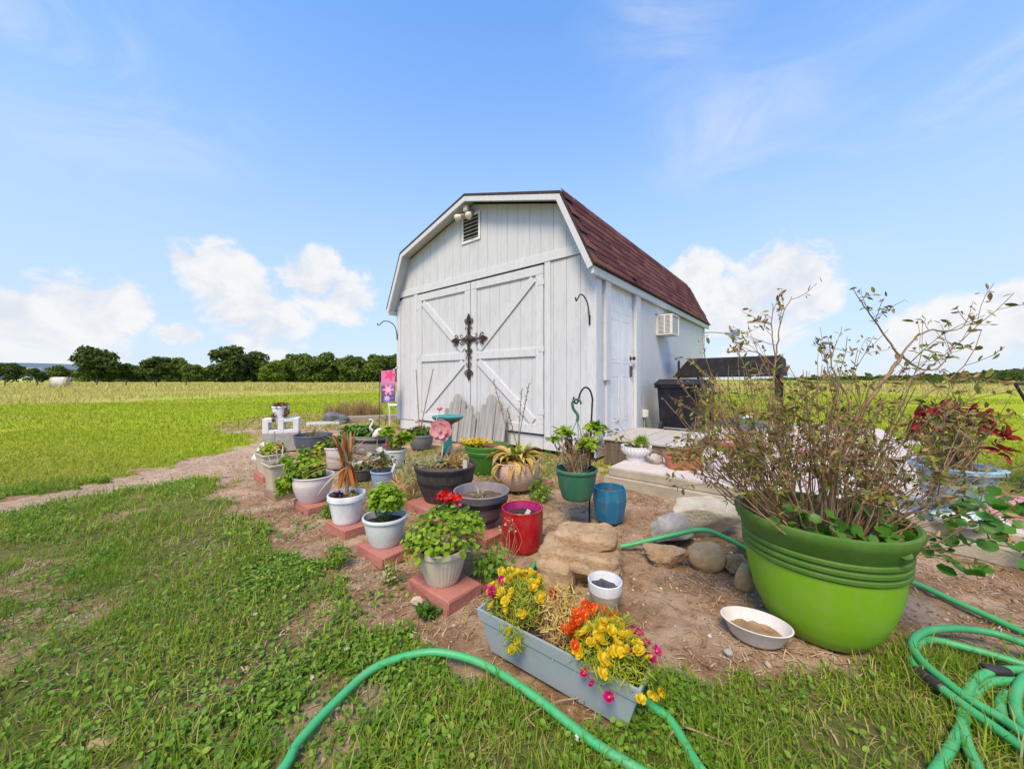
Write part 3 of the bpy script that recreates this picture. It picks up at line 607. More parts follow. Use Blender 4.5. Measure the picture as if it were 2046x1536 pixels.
# far ridges with woods
def ridge(name, pts, Y, depth, mat, seed):
    X = np.array([(p - 1023) / 723 * Y for p, _ in pts]); Z = np.array([1 - (q - 757) / 723 * Y for _, q in pts])
    xs = np.linspace(X[0], X[-1], 160); zs = np.interp(xs, X, Z); V = []; F = []
    for j, (f, dy) in enumerate(((0, -depth), (.55, -depth * .5), (1, 0), (0, depth))):
        for x, z in zip(xs, zs): V.append((x, Y + dy, -.5 + (z + .5) * f))
    for j in range(3):
        for i in range(159): F.append((j * 160 + i, j * 160 + i + 1, (j + 1) * 160 + i + 1, (j + 1) * 160 + i))
    o = part(name, shp(V, F), mat, None, 3.2); return kind(o, 'structure'), xs, zs
hillm = plain('hill', (.05, .07, .03), .95, .3, .05); hillb = plain('far_hill', (.11, .15, .20), 1, .12, .01)  # far hill: the blue of distance haze is put into its base colour
_, xs, zs = ridge('hills', [(1500, 768), (1620, 762), (1760, 760), (1860, 756), (1940, 751), (2046, 743), (2300, 738)], 330, 70, hillm, 1)
n = 9000; r = np.random.default_rng(5); xx = r.uniform(xs[0], xs[-1], n); tt = r.random(n); zz = np.interp(xx, xs, zs)
clump = fbm(xx * .09, tt * 30, 3)
P = np.stack([xx, 330 - 70 * (1 - tt), np.clip(-.5 + (zz + .5) * tt + (clump - .2) * 6, 0, 99)], 1)
o = kind(part('far_wood', scatter(LEAFQ, P, frames(r.normal(0, 1, (n, 3)) + (0, -.4, .8), r.random(n) * 6, r.uniform(1.2, 3.0, n))), treegreen[0]), 'stuff'); o['label'] = 'dark wood covering the low far ridge'
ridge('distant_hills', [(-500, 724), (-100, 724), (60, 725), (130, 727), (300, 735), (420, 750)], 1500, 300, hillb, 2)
n = 22000; xx = r.uniform(-150, -28, n); yy = r.uniform(122, 140, n); top_ = 3.6 + 5.5 * np.clip((fbm(xx * .16, xx * 0 + 2, 3) - .22) * 1.5, 0, 1) * np.interp(xx, [-150, -105, -75, -50], [.2, .55, .75, 1.1])
o = kind(part('wood_belt', scatter(LEAFQ, np.stack([xx, yy, r.random(n) ** .7 * top_], 1), frames(r.normal(0, 1, (n, 3)) + (0, -.5, .8), r.random(n) * 6, r.uniform(.5, 1.3, n))), treegreen[1]), 'stuff'); o['label'] = 'dark continuous wood behind the far left trees'
# hay bale, field fence, far white building
bale = thing('hay_bale', 'round straw hay bale lying in the meadow on the far left', 'hay bale', (-47.5, 38, 0), math.radians(35))
hayb = plain('bale_straw', (.46, .36, .24), .95, .3, 6, .05, 14, stain=(.62, .52, .42))
part('roll', xf(lathe([(0, -.62), (.5, -.62), (.60, -.57), (.62, -.3), (.60, 0), (.62, .3), (.60, .57), (.5, .62), (0, .62)], 28), (0, 0, .58), ry(PI / 2)), hayb, bale, 1.0)
part('net_wrap', xf(lathe([(.625, -.4), (.632, -.2), (.622, 0), (.632, .2), (.625, .4)], 28), (0, 0, .58), ry(PI / 2)), plain('net', (.62, .58, .52), .9, .2, 5, .02), bale, 1.0)
fence = thing('field_fence', 'thin wire fence with dark posts across the far left meadow', 'fence', (0, 0, 0))
fpm = plain('fence_post', (.08, .07, .05), .9)
fx = [ground_pt(p, 774) for p in (-60, 10, 75, 133, 194, 252, 312, 372)]
for (a, b) in fx: part('post', xf(box(-.05, .05, -.05, .05, -.1, .95, .01), (a * 1.05, b * 1.05, 0)), fpm, fence)
for z in (.45, .85): part('wire', tube([(a * 1.05, b * 1.05 - .06, z) for a, b in fx], .008, 4), fpm, fence)
fb = thing('farm_building', 'long low white farm building far off behind the left trees', 'building', ((50 - 1023) / 723 * 320, 320, 0))
part('wall', box(-8, 8, -4, 4, 0, 8.2), plain('farm_white', (.72, .74, .76), .7), fb); part('roof', prism([(-8.5, 8.2), (8.5, 8.2), (8, 11), (-8, 11)], -4.5, 4.5), plain('farm_roof', (.62, .66, .72), .6), fb)
for u in (-5, 0, 5): part('window', box(u - 1, u + 1, -4.03, -4.005, 4.5, 6), plain('farm_glass', (.12, .14, .16), .3), fb)

# ---------------------------------------------------------------- things fixed to the shed
def on_shed(name, label, cat, u, v, z, group=None): return thing(name, label, cat, (*shed_xy(u, v), z), SHED_A, group)
# ornamental cross
iron = plain('cross_iron', (.055, .032, .018), .55, .35, 40, .002, 90, metal=.5, stain=(.12, .06, .03))
cr = on_shed('iron_cross', 'ornate dark bronze iron cross hanging where the barn doors meet', 'cross', -2.17, -.062, 1.63)
def spiral(c, r0, turns, a0, sgn, tail=None):
    pts = []
    for k in range(26):
        f = k / 25; a = a0 + sgn * 2 * PI * turns * f; rr = r0 * (1 - .75 * f); pts.append((c[0] + rr * math.cos(a), 0, c[1] + rr * math.sin(a)))
    return ([tail] if tail else []) + pts
part('shaft', join([box(-.014, .014, -.007, .007, -.56, .30, .004), box(-.285, .285, -.0065, .0065, -.013, .013, .004)]), iron, cr)
part('boss', xf(box(-.04, .04, -.012, .012, -.04, .04, .006), R=ry(PI / 4)), iron, cr)
def fleur(cx, cz, a):
    R = ry(-a); L = [prism([(0, .10), (.028, .05), (.042, .0), (.022, -.045), (0, -.06), (-.022, -.045), (-.042, 0), (-.028, .05)], -.010, .010)]
    for s in (-1, 1):
        L.append(tube(spiral((s * .055, -.02), .035, 1.1, PI / 2 * 1.0, -s), .0065, 6)); L.append(tube(smoothpath([(0, 0, -.06), (s * .03, 0, -.065), (s * .085, 0, -.03), (s * .08, 0, .01), (s * .055, 0, .015)], 5), .007, 6))
    return xf(join(L), (cx, 0, cz), R)
for (cx, cz, a) in ((0, .31, 0), (0, -.55, PI), (.31, 0, -PI / 2), (-.31, 0, PI / 2)): part('fleur_end', fleur(cx, cz, a), iron, cr)
for sx_ in (-1, 1):
    for (c, sz) in ((.16, 1), (-.16, -1)): part('scroll', tube(smoothpath([(sx_ * .13, 0, sz * .025), (sx_ * .07, 0, sz * .04), (sx_ * .03, 0, sz * .09), (sx_ * .022, 0, sz * .16), (sx_ * .05, 0, sz * .20), (sx_ * .075, 0, sz * .18), (sx_ * .06, 0, sz * .155)], 5), .006, 6), iron, cr)
    for sz in (-1, 1): part('scroll', tube(smoothpath([(sx_ * .03, 0, sz * .06), (sx_ * .09, 0, sz * .022), (sx_ * .16, 0, sz * .03), (sx_ * .19, 0, sz * .06), (sx_ * .17, 0, sz * .085), (sx_ * .145, 0, sz * .065)], 5), .006, 6), iron, cr)
    for z0, s in ((-.24, 1), (-.24, -1), (-.44, 1)): part('scroll', tube(smoothpath([(sx_ * .012, 0, z0), (sx_ * .04, 0, z0 + s * .015), (sx_ * .062, 0, z0 + s * .045), (sx_ * .045, 0, z0 + s * .068), (sx_ * .03, 0, z0 + s * .05)], 5), .0055, 6), iron, cr)
# flood light
fl = on_shed('flood_light', 'twin bulb flood light under the shed gable above the vent', 'light', -2.13, -.02, 3.58)
greyl = plain('lamp_grey', (.30, .29, .28), .5); bulbm = plain('bulb_cream', (.74, .70, .52), .25, .08, 12, .001, spec=.5)
part('base', xf(lathe([(0, .05), (.05, .048), (.062, .03), (.064, 0)], 20), (0, -.0, .05), rx(PI / 2)), greyl, fl, .8)
part('sensor', xf(box(-.045, .045, -.05, .02, -.05, .05, .015), (-.02, -.10, .09)), plain('lamp_pale', (.62, .60, .56), .5), fl)
for (sx_, e) in ((-1, (-.20, -.16, -.02)), (1, (.10, -.17, -.06))):
    e = np.array(e); p0 = np.array((sx_ * .03, -.05, .04)); d = (e - p0) / np.linalg.norm(e - p0); q_ = Vector(d).to_track_quat('Z', 'Y').to_matrix(); R = np.array(q_)
    h = part('lamp_head', join([tube([p0, p0 + d * .06], .012, 8), xf(lathe([(.018, 0), (.034, .01), (.038, .07), (.036, .075)], 16), tuple(p0 + d * .05), R)]), greyl, fl, .8)
    part('bulb', xf(lathe([(.028, 0), (.034, .02), (.052, .075), (.054, .10), (.04, .122), (0, .13)], 18), tuple(p0 + d * .11), R), bulbm, h, 1.0)
# plant hook brackets at both corners
def bracket(label, u, z, reach, v0=-.045):
    b = on_shed('plant_hook', label, 'hook', u, v0, z, 'wall plant hooks')
    part('plate', box(-.012, .012, 0, .006, -.14, -.02, .002), blackm, b)
    part('arm', tube(smoothpath([(0, -.006, -.13), (0, -.012, -.02), (0, -.05, .11), (0, -.14, .185), (0, -reach * .68, .19), (0, -reach * .86, .125), (0, -reach * .96, .10), (0, -reach, .14)], 6), .0085, 7), blackm, b, .8)
bracket('black curved plant hook on the right corner of the barn front', -.06, 1.80, .34); bracket('black curved plant hook on the left corner of the shed', -4.19, 1.90, .42)
# air conditioner
ac = on_shed('air_conditioner', 'white window air conditioner in the side wall near the red roof', 'air conditioner', 0.001, 2.23, 1.74)
acw = plain('ac_white', (.74, .73, .70), .45, .06, 8, .001); acd = plain('ac_dark', (.20, .20, .20), .7)
part('casing', join([box(0, .262, 0, .42, 0, .022, .004), box(0, .262, 0, .42, .318, .34, .004), box(.225, .26, .0, .03, .0225, .3175), box(.225, .26, .39, .42, .0225, .3175), box(0, .035, 0, .03, .0225, .3175)]), acw, ac)
part('core', box(.012, .238, .014, .41, .024, .316), acd, ac)
for i in range(13): part('side_fin', box(.036, .224, .002, .013, .038 + i * .0215, .048 + i * .0215), acw, ac)
part('side_bar', box(.125, .145, -.002, .0135, .023, .317), acw, ac)
for i in range(11): part('rear_fin', box(.2385, .252, .034, .386, .036 + i * .025, .048 + i * .025), acw, ac)
part('wall_sleeve', box(-.01, .012, -.02, .44, .3405, .365), acd, ac)
# electrical box low on the wall
eb = on_shed('outlet_box', 'small white weatherproof outlet box low on the side wall beside the bin', 'outlet box', .001, 1.62, .40)
part('body', box(0, .055, -.04, .04, 0, .12, .006), acw, eb); part('cover', box(.0555, .08, -.036, .036, .01, .11, .008), acw, eb); part('conduit', tube([(.02, 0, -.0), (.02, 0, -.2)], .012, 8), greyl, eb)
# reflector lamp on the rear corner
rl = on_shed('yard_lamp', 'metal reflector yard lamp sticking out past the rear corner of the shed', 'lamp', .02, 5.79, 2.13)
part('arm', tube(smoothpath([(0, 0, 0), (.10, .25, .03), (.26, .42, .02), (.40, .48, 0)], 5), .012, 7), greyl, rl)
R = np.array(Vector((1, -.15, -.25)).to_track_quat('Z', 'Y').to_matrix())
part('reflector', xf(lathe([(.03, -.02), (.035, .06), (.06, .10), (.12, .17), (.155, .26), (.15, .262), (.11, .175), (.05, .11)], 24), (.38, .47, 0), R), plain('aluminium', (.62, .62, .62), .3, .05, 8, .0, metal=.8), rl, 1.0)
part('bulb', xf(lathe([(.03, .08), (.05, .14), (.05, .18), (0, .21)], 16), (.38, .47, 0), R), plain('bulb_white', (.8, .8, .8), .3), rl, 1.0)

# ---------------------------------------------------------------- by the side wall
binm = plain('bin_navy', (.012, .012, .022), .5, .25, 3, .002, 30, spec=.3)
bn = thing('wheelie_bin', 'black wheeled rubbish bin standing against the side wall', 'bin', (*shed_xy(.50, 1.92), .162), SHED_A)
V = []
def taper(x0, x1, y0, y1, z0, z1, gx_, gy_, b=0): s = box(x0, x1, y0, y1, z0, z1, b); f = (s[0][:, 2:3] - z0) / (z1 - z0); c = np.array([(x0 + x1) / 2, (y0 + y1) / 2]); s[0][:, :2] = c + (s[0][:, :2] - c) * (1 + f * np.array([[gx_, gy_]])); return s
part('body', taper(-.25, .25, -.27, .27, .02, .74, .16, .16, .02), binm, bn)
part('rim', box(-.315, .315, -.335, .335, .70, .752, .012), binm, bn)
part('lid', taper(-.335, .335, -.355, .355, .754, .835, -.22, -.2, .012), binm, bn)
part('handle', join([tube([(-.26, -.40, .76), (.26, -.40, .76)], .016, 8), box(-.29, -.26, -.42, -.30, .70, .775, .006), box(.26, .29, -.42, -.30, .70, .775, .006)]), binm, bn)
for s in (-1, 1): part('wheel', xf(lathe([(.0, -.025), (.07, -.025), (.10, -.02), (.105, 0), (.10, .02), (.07, .025), (0, .025)], 20), (s * .22, -.29, .10), ry(PI / 2)), plain('rubber', (.02, .02, .02), .8), bn, .7)
part('axle', tube([(-.22, -.29, .10), (.22, -.29, .10)], .012, 6), greyl, bn)
# kennel with cover
kn_ = thing('dog_kennel', 'wire dog kennel with black tarp cover beside the shed', 'kennel', (*shed_xy(.2, 2.75), .162), SHED_A)
for (a, b) in ((.02, .02), (1.42, .02), (.02, 1.45), (1.42, 1.45), (.52, .02), (.56, .02)): part('post', box(a - .016, a + .016, b - .016, b + .016, 0, 1.16, .003), blackm, kn_)
part('corner_leg', box(1.40, 1.46, .0, .06, 0, 1.20, .006), blackm, kn_)
def grid_panel(p, q, h): 
    p, q = np.array(p), np.array(q); L = []; n = int(np.linalg.norm(q - p) / .055)
    for i in range(n + 1): a = p + (q - p) * i / n; L.append(tube([(*a, .03), (*a, h)], .0016, 3, False))
    for z in np.arange(.05, h + .01, .15): L.append(tube([(*p, z), (*q, z)], .0022, 3, False))
    return join(L)
for a in (((.04, .02), (1.40, .02)), ((1.42, .04), (1.42, 1.43)), ((.04, 1.45), (1.40, 1.45)), ((.02, .04), (.02, 1.43))): part('wire_panel', grid_panel(*a, 1.02), blackm, kn_)
tarp = plain('black_tarp', (.016, .016, .020), .7, .3, 6, .01, 5, spec=.2)
tp = shp([(-.06, -.07, .87), (1.50, -.07, .89), (1.50, 1.52, .89), (-.06, 1.52, .87), (.20, -.02, 1.19), (1.48, -.03, 1.195), (1.48, 1.3, 1.19), (.20, 1.3, 1.19), (-.05, .7, .86), (.7, -.10, .88)], [(0, 9, 4), (9, 1, 5), (9, 5, 4), (1, 2, 6, 5), (2, 3, 7, 6), (3, 8, 7), (8, 0, 4), (8, 4, 7), (4, 5, 6, 7)])
part('cover', tp, tarp, kn_)
gt = thing('plastic_tub', 'bright green and purple plastic toy tub behind the bin', 'tub', (*shed_xy(1.25, 2.45), .162))
part('bucket', lathe([(.07, 0), (.09, .24), (.094, .245), (.088, .245), (.07, .02)], 24), plain('tub_green', (.03, .42, .20), .4), gt, .6); part('lid', lathe([(.097, .247), (.098, .27), (.09, .28), (0, .283)], 24), plain('tub_white', (.75, .76, .78), .4), gt, .6)
part('sticker', lathe([(.085, .06), (.0935, .15)], 24, 1.02, 1.02), plain('tub_purple', (.20, .15, .45), .5), gt, .6)
co = thing('red_cord_pile', 'tangled pile of red brown cord on the patio under the kennel', 'cord', (*shed_xy(1.25, 1.10), .163))
for k in range(9):
    r_ = .10 + .018 * k; part('coil', tube([(1.25 * r_ * math.cos(a) + .012 * math.sin(3 * a + k), r_ * math.sin(a), .012 + .006 * k + .012 * math.sin(2 * a + k)) for a in np.linspace(k, k + 2 * PI, 34)], .006, 5), plain('cord_red', (.34, .065, .04), .6), co, 1.0)
pm = thing('pink_step', 'pink painted wooden block on the patio behind the shrub', 'step', (3.45, 3.95, .163), .2)
pinkp = plain('pink_paint', (.52, .21, .24), .7, .15, 5, .003, 50, stain=(.36, .13, .15))
for i in range(3): part('board', box(-.26, .26, -.15 + i * .102, -.052 + i * .102, .035, .065, .004), pinkp, pm)
for s in (-.2, .2): part('runner', box(s - .03, s + .03, -.14, .14, 0, .0345), pinkp, pm)
wd = thing('plastic_pan', 'white plastic pan lying on the grass beyond the patio', 'pan', (6.0, 5.7, .0), .3)
part('rim', lathe([(.30, 0), (.31, .04), (.29, .05), (.27, .03)], 28), plain('lid_white', (.74, .75, .77), .5), wd, .6); part('plate', lathe([(.272, .028), (.2, .02), (0, .022)], 28), plain('lid_white', (.74, .75, .77), .5), wd, .6)
# pink boards on the right
pb = thing('pink_bench', 'low pink painted plank bench at the right picture edge', 'bench', (3.32, 2.30, 0), math.radians(-28))
for i in range(4): part('plank', box(-.42, .6, -.24 + i * .125, -.122 + i * .125, .165, .195, .005), pinkp, pb)
for s in (-.36, .5): part('leg', box(s - .03, s + .03, -.23, .24, -.02, .1645), pinkp, pb)
part('apron', box(-.41, .59, -.236, -.212, .06, .1645, .003), pinkp, pb)
ch = thing('folding_chair', 'black framed folding chair with pale seat cut by right picture edge', 'chair', (4.92, 3.04, 0), math.radians(8))
for s in (-.26, .26):
    part('arm', tube(smoothpath([(-.37, s, .955), (-.1, s, .955), (.3, s, .955)], 3), .013, 8), blackm, ch); part('leg', tube([(-.37, s, .95), (.34, s, .02)], .012, 8), blackm, ch); part('leg', tube([(.30, s, .95), (-.30, s, .02)], .012, 8), blackm, ch)
part('seat', box(-.33, .30, -.25, .25, .66, .69, .01), plain('canvas', (.70, .71, .72), .8), ch); part('backrest', xf(box(-.01, .01, -.25, .25, 0, .45, .008), (.30, 0, .75), ry(.2)), plain('canvas', (.70, .71, .72), .8), ch)

# ---------------------------------------------------------------- left of the shed
tm = thing('landscape_timber', 'grey landscape timber lying on the ground left of the shed', 'timber', (-3.45, 8.6, 0), math.radians(22))
gw = wood('grey_timber', (.25, .22, .18), (.42, .37, .31), stretch=(.9, 14, 14))
part('beam', box(-.9, .85, -.07, .07, -.01, .13, .012), gw, tm); part('stake', box(.4, .44, -.10, -.072, -.05, .16, .004), gw, tm)
tag(part('stepping_stone', xf(box(-.32, .32, -.22, .22, -.02, .05, .01), (-4.15, 7.95, .0), rz(.5)), plain('pale_stone', (.50, .48, .45), .9, .15, 8, .006)), 'flat pale stepping stone lying near the landscape timber', 'stone')
def rock(size, seed, rough=.28, cuts=6, sub=4, p=2.):
    import bmesh
    bm = bmesh.new(); bmesh.ops.create_icosphere(bm, subdivisions=sub, radius=1); V = np.array([v.co[:] for v in bm.verts]); F = [tuple(v.index for v in f.verts) for f in bm.faces]; bm.free()
    r = np.random.default_rng(seed); V = V * ((np.abs(V) ** p).sum(1) ** (-1 / p))[:, None]
    for k in range(cuts):
        d = r.normal(0, 1, 3); d /= np.linalg.norm(d); h = r.uniform(.5, .85); dd = V @ d; m_ = dd > h; V[m_] -= np.outer((dd[m_] - h) * .92, d)
    V = V * (1 + (noise3(V + seed * 1.3, 1.2) - .5)[:, None] * rough * 2 + (noise3(V + seed * 2.1, 4.5) - .5)[:, None] * max(rough, .12) * 1.0 + (np.abs(noise3(V + seed * 3.1, 9) - .5))[:, None] * -max(rough, .1) * .9)
    V[:, 2] = np.maximum(V[:, 2], -.75); V *= np.array(size) / 2; V[:, 2] -= V[:, 2].min(); return (V, F)
def rockmat(name, a, b, c, amt=.4): 
    m, t, out = nt(name); n = noise(t, 7, 8, .7); col = ramp(t, n, [(.28, a), (.5, b), (.72, c)]); col = mixc(t, mapr(t, noise(t, 14, 8, .75, (1, 1, 3.2), dist=1.2), .50, .66, 0, amt), col, tuple(x * .6 for x in a))
    surf(t, out, col, .92, noise(t, 26, 9, .75), .05, .15); return m
r_tan = rockmat('rock_tan', (.42, .26, .14), (.64, .43, .25), (.76, .58, .39), .6); r_white = rockmat('rock_white', (.60, .49, .33), (.82, .71, .53), (.90, .83, .68), .3)
r_grey = rockmat('rock_grey', (.34, .31, .28), (.54, .51, .46), (.70, .67, .61)); r_brown = rockmat('rock_brown', (.46, .29, .14), (.68, .46, .245), (.82, .62, .38)); r_dark = rockmat('rock_slate', (.10, .105, .11), (.19, .20, .21), (.30, .31, .32))
r_pink = rockmat('rock_pink', (.46, .40, .36), (.62, .55, .51), (.74, .70, .68))
def put_rock(name, label, loc, size, mat, seed, rz_=0, sink=.015, group=None, **k):
    o = part(name, rock(size, seed, **k), mat, None, .7, (loc[0], loc[1], loc[2] - sink if len(loc) > 2 else -sink), (0, 0, rz_)); return tag(o, label, 'rock', group)
put_rock('boulder', 'lumpy dark grey stone beside the flat stepping stone', (-4.0, 8.25), (.55, .4, .33), r_dark, 3, rough=.5)
flg = thing('garden_flag', 'pink and purple flower garden flag on a thin stand by the shed corner', 'flag', (-2.30, 6.72, 0), math.radians(14))
m, t, out = nt('flag_print')
tcn = nd(t, 'ShaderNodeTexCoord'); sp = nd(t, 'ShaderNodeSeparateXYZ'); t.links.new(tcn.outputs['Object'], sp.inputs[0])
base = mixc(t, mapr(t, sp.outputs[2], .86, .92), (.13, .075, .26), (.72, .22, .42)); base = mixc(t, mapr(t, noise(t, 22, 4, .6, dist=.6), .52, .6, 0, .55), base, (.40, .27, .55))
def petals(t, cx, cz, r_, n_, base, colr):
    u_ = nd(t, 'ShaderNodeMath', operation='SUBTRACT'); t.links.new(sp.outputs[0], u_.inputs[0]); u_.inputs[1].default_value = cx
    w_ = nd(t, 'ShaderNodeMath', operation='SUBTRACT'); t.links.new(sp.outputs[2], w_.inputs[0]); w_.inputs[1].default_value = cz
    a_ = nd(t, 'ShaderNodeMath', operation='ARCTAN2'); t.links.new(w_.outputs[0], a_.inputs[0]); t.links.new(u_.outputs[0], a_.inputs[1])
    m5 = nd(t, 'ShaderNodeMath', operation='MULTIPLY'); t.links.new(a_.outputs[0], m5.inputs[0]); m5.inputs[1].default_value = n_
    cs = nd(t, 'ShaderNodeMath', operation='COSINE'); t.links.new(m5.outputs[0], cs.inputs[0])
    cb = nd(t, 'ShaderNodeCombineXYZ'); t.links.new(u_.outputs[0], cb.inputs[0]); t.links.new(w_.outputs[0], cb.inputs[1])
    ln_ = nd(t, 'ShaderNodeVectorMath', operation='LENGTH'); t.links.new(cb.outputs[0], ln_.inputs[0])
    rr = nd(t, 'ShaderNodeMath', operation='MULTIPLY_ADD'); t.links.new(cs.outputs[0], rr.inputs[0]); rr.inputs[1].default_value = -r_ * .32; t.links.new(ln_.outputs['Value'], rr.inputs[2])
    return mixc(t, mapr(t, rr.outputs[0], r_, r_ * .85), base, colr)
base = petals(t, .0, .80, .085, 6, base, (.80, .30, .50)); base = petals(t, .0, .80, .035, 5, base, (.85, .62, .66)); base = petals(t, .03, 1.07, .085, 5, base, (.78, .075, .20)); base = petals(t, -.02, .64, .05, 7, base, (.62, .50, .70))
surf(t, out, base, .8, None); flagm = m
xs_ = np.linspace(-.125, .125, 9); zs_ = np.linspace(.57, 1.16, 15); V = []; F = []
for k_, off in ((0, 0), (1, .004)):
    for z in zs_:
        for x in xs_: V.append((x, .02 * math.sin(x * 18 + z * 4) + off, z + .012 * math.sin(x * 9)))
for k_ in range(2):
    for j in range(14):
        for i in range(8): a = k_ * 135 + j * 9 + i; F.append((a, a + 1, a + 10, a + 9))
part('cloth', shp(V, F), flagm, flg, 3.2)
part('stand', join([tube([(-.16, 0, -.02), (-.15, 0, 1.20), (.16, .0, 1.19), (.17, 0, 1.23)], .006, 6), tube([(-.15, 0, .3), (-.05, .02, .25), (-.04, .03, -.02)], .006, 6)]), blackm, flg)
lt = thing('white_lattice_chair', 'white metal lattice chair back poking out behind the shed corner', 'chair', (-2.50, 8.1, 0), .3)
wm = plain('white_metal', (.72, .72, .70), .5)
part('back', join([tube(smoothpath([(-.24, 0, .35), (-.26, 0, 1.0), (0, .0, 1.28), (.26, 0, 1.0), (.24, 0, .35)], 4), .014, 7)] + [tube([(-.22 + i * .11, 0, .5), (-.22 + i * .11 + .12, 0, 1.1)], .007, 5) for i in range(4)]), wm, lt)
part('seat', box(-.24, .24, -.4, .0, .42, .45, .01), wm, lt)
for a in ((-.22, -.38), (.22, -.38), (-.22, -.02), (.22, -.02)): part('leg', tube([(*a, 0), (*a, .42)], .012, 6), wm, lt)
# dry brush by the timber
drym = leafy('dry_brush', [(0, (.28, .15, .07)), (.5, (.42, .27, .13)), (1, (.55, .42, .22))], .2, .8, .1)
def tuft(n, r0, ln, wd_, lean=.35, seed=0):
    g = np.random.default_rng(seed); a = g.random(n) * 2 * PI; rr = r0 * np.sqrt(g.random(n)); x = rr * np.cos(a); y = rr * np.sin(a)
    yaw = a - PI / 2 + g.normal(0, .7, n); l = ln * g.uniform(.5, 1.2, n); tl = np.abs(g.normal(0, lean, n)) + .1; M = np.zeros((n, 3, 3)); c, s = np.cos(yaw), np.sin(yaw)
    tl = PI / 4 - tl
    yv = np.stack([-s * np.cos(tl), c * np.cos(tl), np.sin(tl)], 1); zv = np.stack([s * np.sin(tl), -c * np.sin(tl), np.cos(tl)], 1); w = wd_ * g.uniform(.7, 1.3, n)
    M[:, 0, 0] = c * w; M[:, 1, 0] = s * w; M[:, :, 1] = yv * l[:, None] * .8; M[:, :, 2] = zv * l[:, None]
    return scatter(BLADE, np.stack([x, y, np.zeros(n)], 1), M)
for i, (px, py, s, lb) in enumerate([(705, 815, .5, 'rust brown dry grass clump behind the landscape timber'), (740, 818, .45, 'dry brown grass clump next to the flag stand'), (668, 822, .35, 'small tan dry grass clump by the grey stone')]):
    a, b = ground_pt(px, py); b = min(b, 9.6); a = (px - 1023) / 723 * b
    tag(part('dry_grass', tuft(420, .35 * s * 2, .55 * s * 1.6, .008, .4, i), drym, None, None, (a, b, 0)), lb, 'plant', 'dry grass clumps left of the shed')

# ---------------------------------------------------------------- pots and plants
soilm = plain('potting_soil', (.035, .025, .018), .95, .45, 40, .012, 70, stain=(.10, .07, .05)); dryso = plain('dry_soil', (.11, .075, .05), .95, .4, 30, .012, 60, stain=(.22, .16, .11))
def potprof(rb, rt, h, rim=.03, lip=.008, bulge=0., depth=.035, wall=.008, belly=.55):
    P = [(rb * .95, 0), (rb, .006)]
    for f in np.linspace(.1, 1, 9): P.append((rb + (rt - lip - rb) * f + bulge * math.sin(PI * min(1, f ** (belly / .55))), .006 + (h - rim - .006) * f))
    P += [(rt, h - rim + .003), (rt + .001, h - .006), (rt - .003, h), (rt - wall, h - .001), (rt - wall - .003, h - .02), (rt - wall - .006, h - depth - .02)]
    return P
def soil_disc(r, z, sx=1, sy=1, seed=0, fn=None):
    s = lathe([(0.0005, z)] + [(r * f, z) for f in (.2, .4, .6, .8, .95, 1)], 28, sx, sy, fn); v = s[0]; v[:, 2] += (fbm(v[:, 0] * 40 + seed, v[:, 1] * 40, 3) - .5) * .022; return s
def pot(name, label, X, Y, z0, rb, rt, h, mat, rim=.03, lip=.008, bulge=0., depth=.035, sx=1, sy=1, rot=0, fn=None, n=48, group=None, soil=None, prof=None, smooth=.7, cat='planter', tilt=None):
    T = thing(name, label, cat, (X, Y, z0), (tilt[0], tilt[1], rot) if tilt else rot, group)
    pr = prof or potprof(rb, rt, h, rim, lip, bulge, depth)
    part('pot', lathe(pr, n, sx, sy, fn), mat, T, smooth)
    rs = pr[-1][0] + .003 if pr[-1][0] < rt else rt - .012
    if soil is not False: part('soil', soil_disc(rt - .012 - depth * max(0, (rt - rb) / h), h - depth, sx, sy, int(X * 100), fn), soil or soilm, T, 1.0)
    return T
def dome(n, R, zc, leaf, size, seed=0, up=.55, inner=.45, c=(0, 0), low=-.25, jit=.35):
    g = np.random.default_rng(seed); d = g.normal(0, 1, (n * 3, 3)); d /= np.linalg.norm(d, axis=1)[:, None]; d = d[d[:, 2] > low][:n]; n = len(d)
    lump = 1 + (noise3(d * 1.0 + seed, 2.2) - .5)[:, None] * .7
    P = d * np.array(R) * (g.uniform(inner ** 2, 1, n) ** .5)[:, None] * lump + (c[0], c[1], zc)
    N = d * (1 - up) + (0, 0, up) + g.normal(0, jit, (n, 3)); return scatter(leaf, P, frames(N, g.random(n) * 2 * PI, size * g.uniform(.6, 1.3, n)))
def stems(n, r0, tips, rad, seed=0, z0=0., sides=4):
    g = np.random.default_rng(seed); L = []
    for k in range(n):
        e = tips[g.integers(len(tips))]; a = g.random() * 6.3; b = np.array([r0 * math.cos(a) * g.random(), r0 * math.sin(a) * g.random(), z0]); m_ = (b + e) / 2 + g.normal(0, .12, 3) * np.linalg.norm(e - b)
        L.append(tube(smoothpath([b, m_, e], 3), np.linspace(rad, rad * .5, 7), sides, False))
    return join(L)
def tips_of(s): v = s[1].reshape(s[3], s[4], 3)[:, 0]; return v
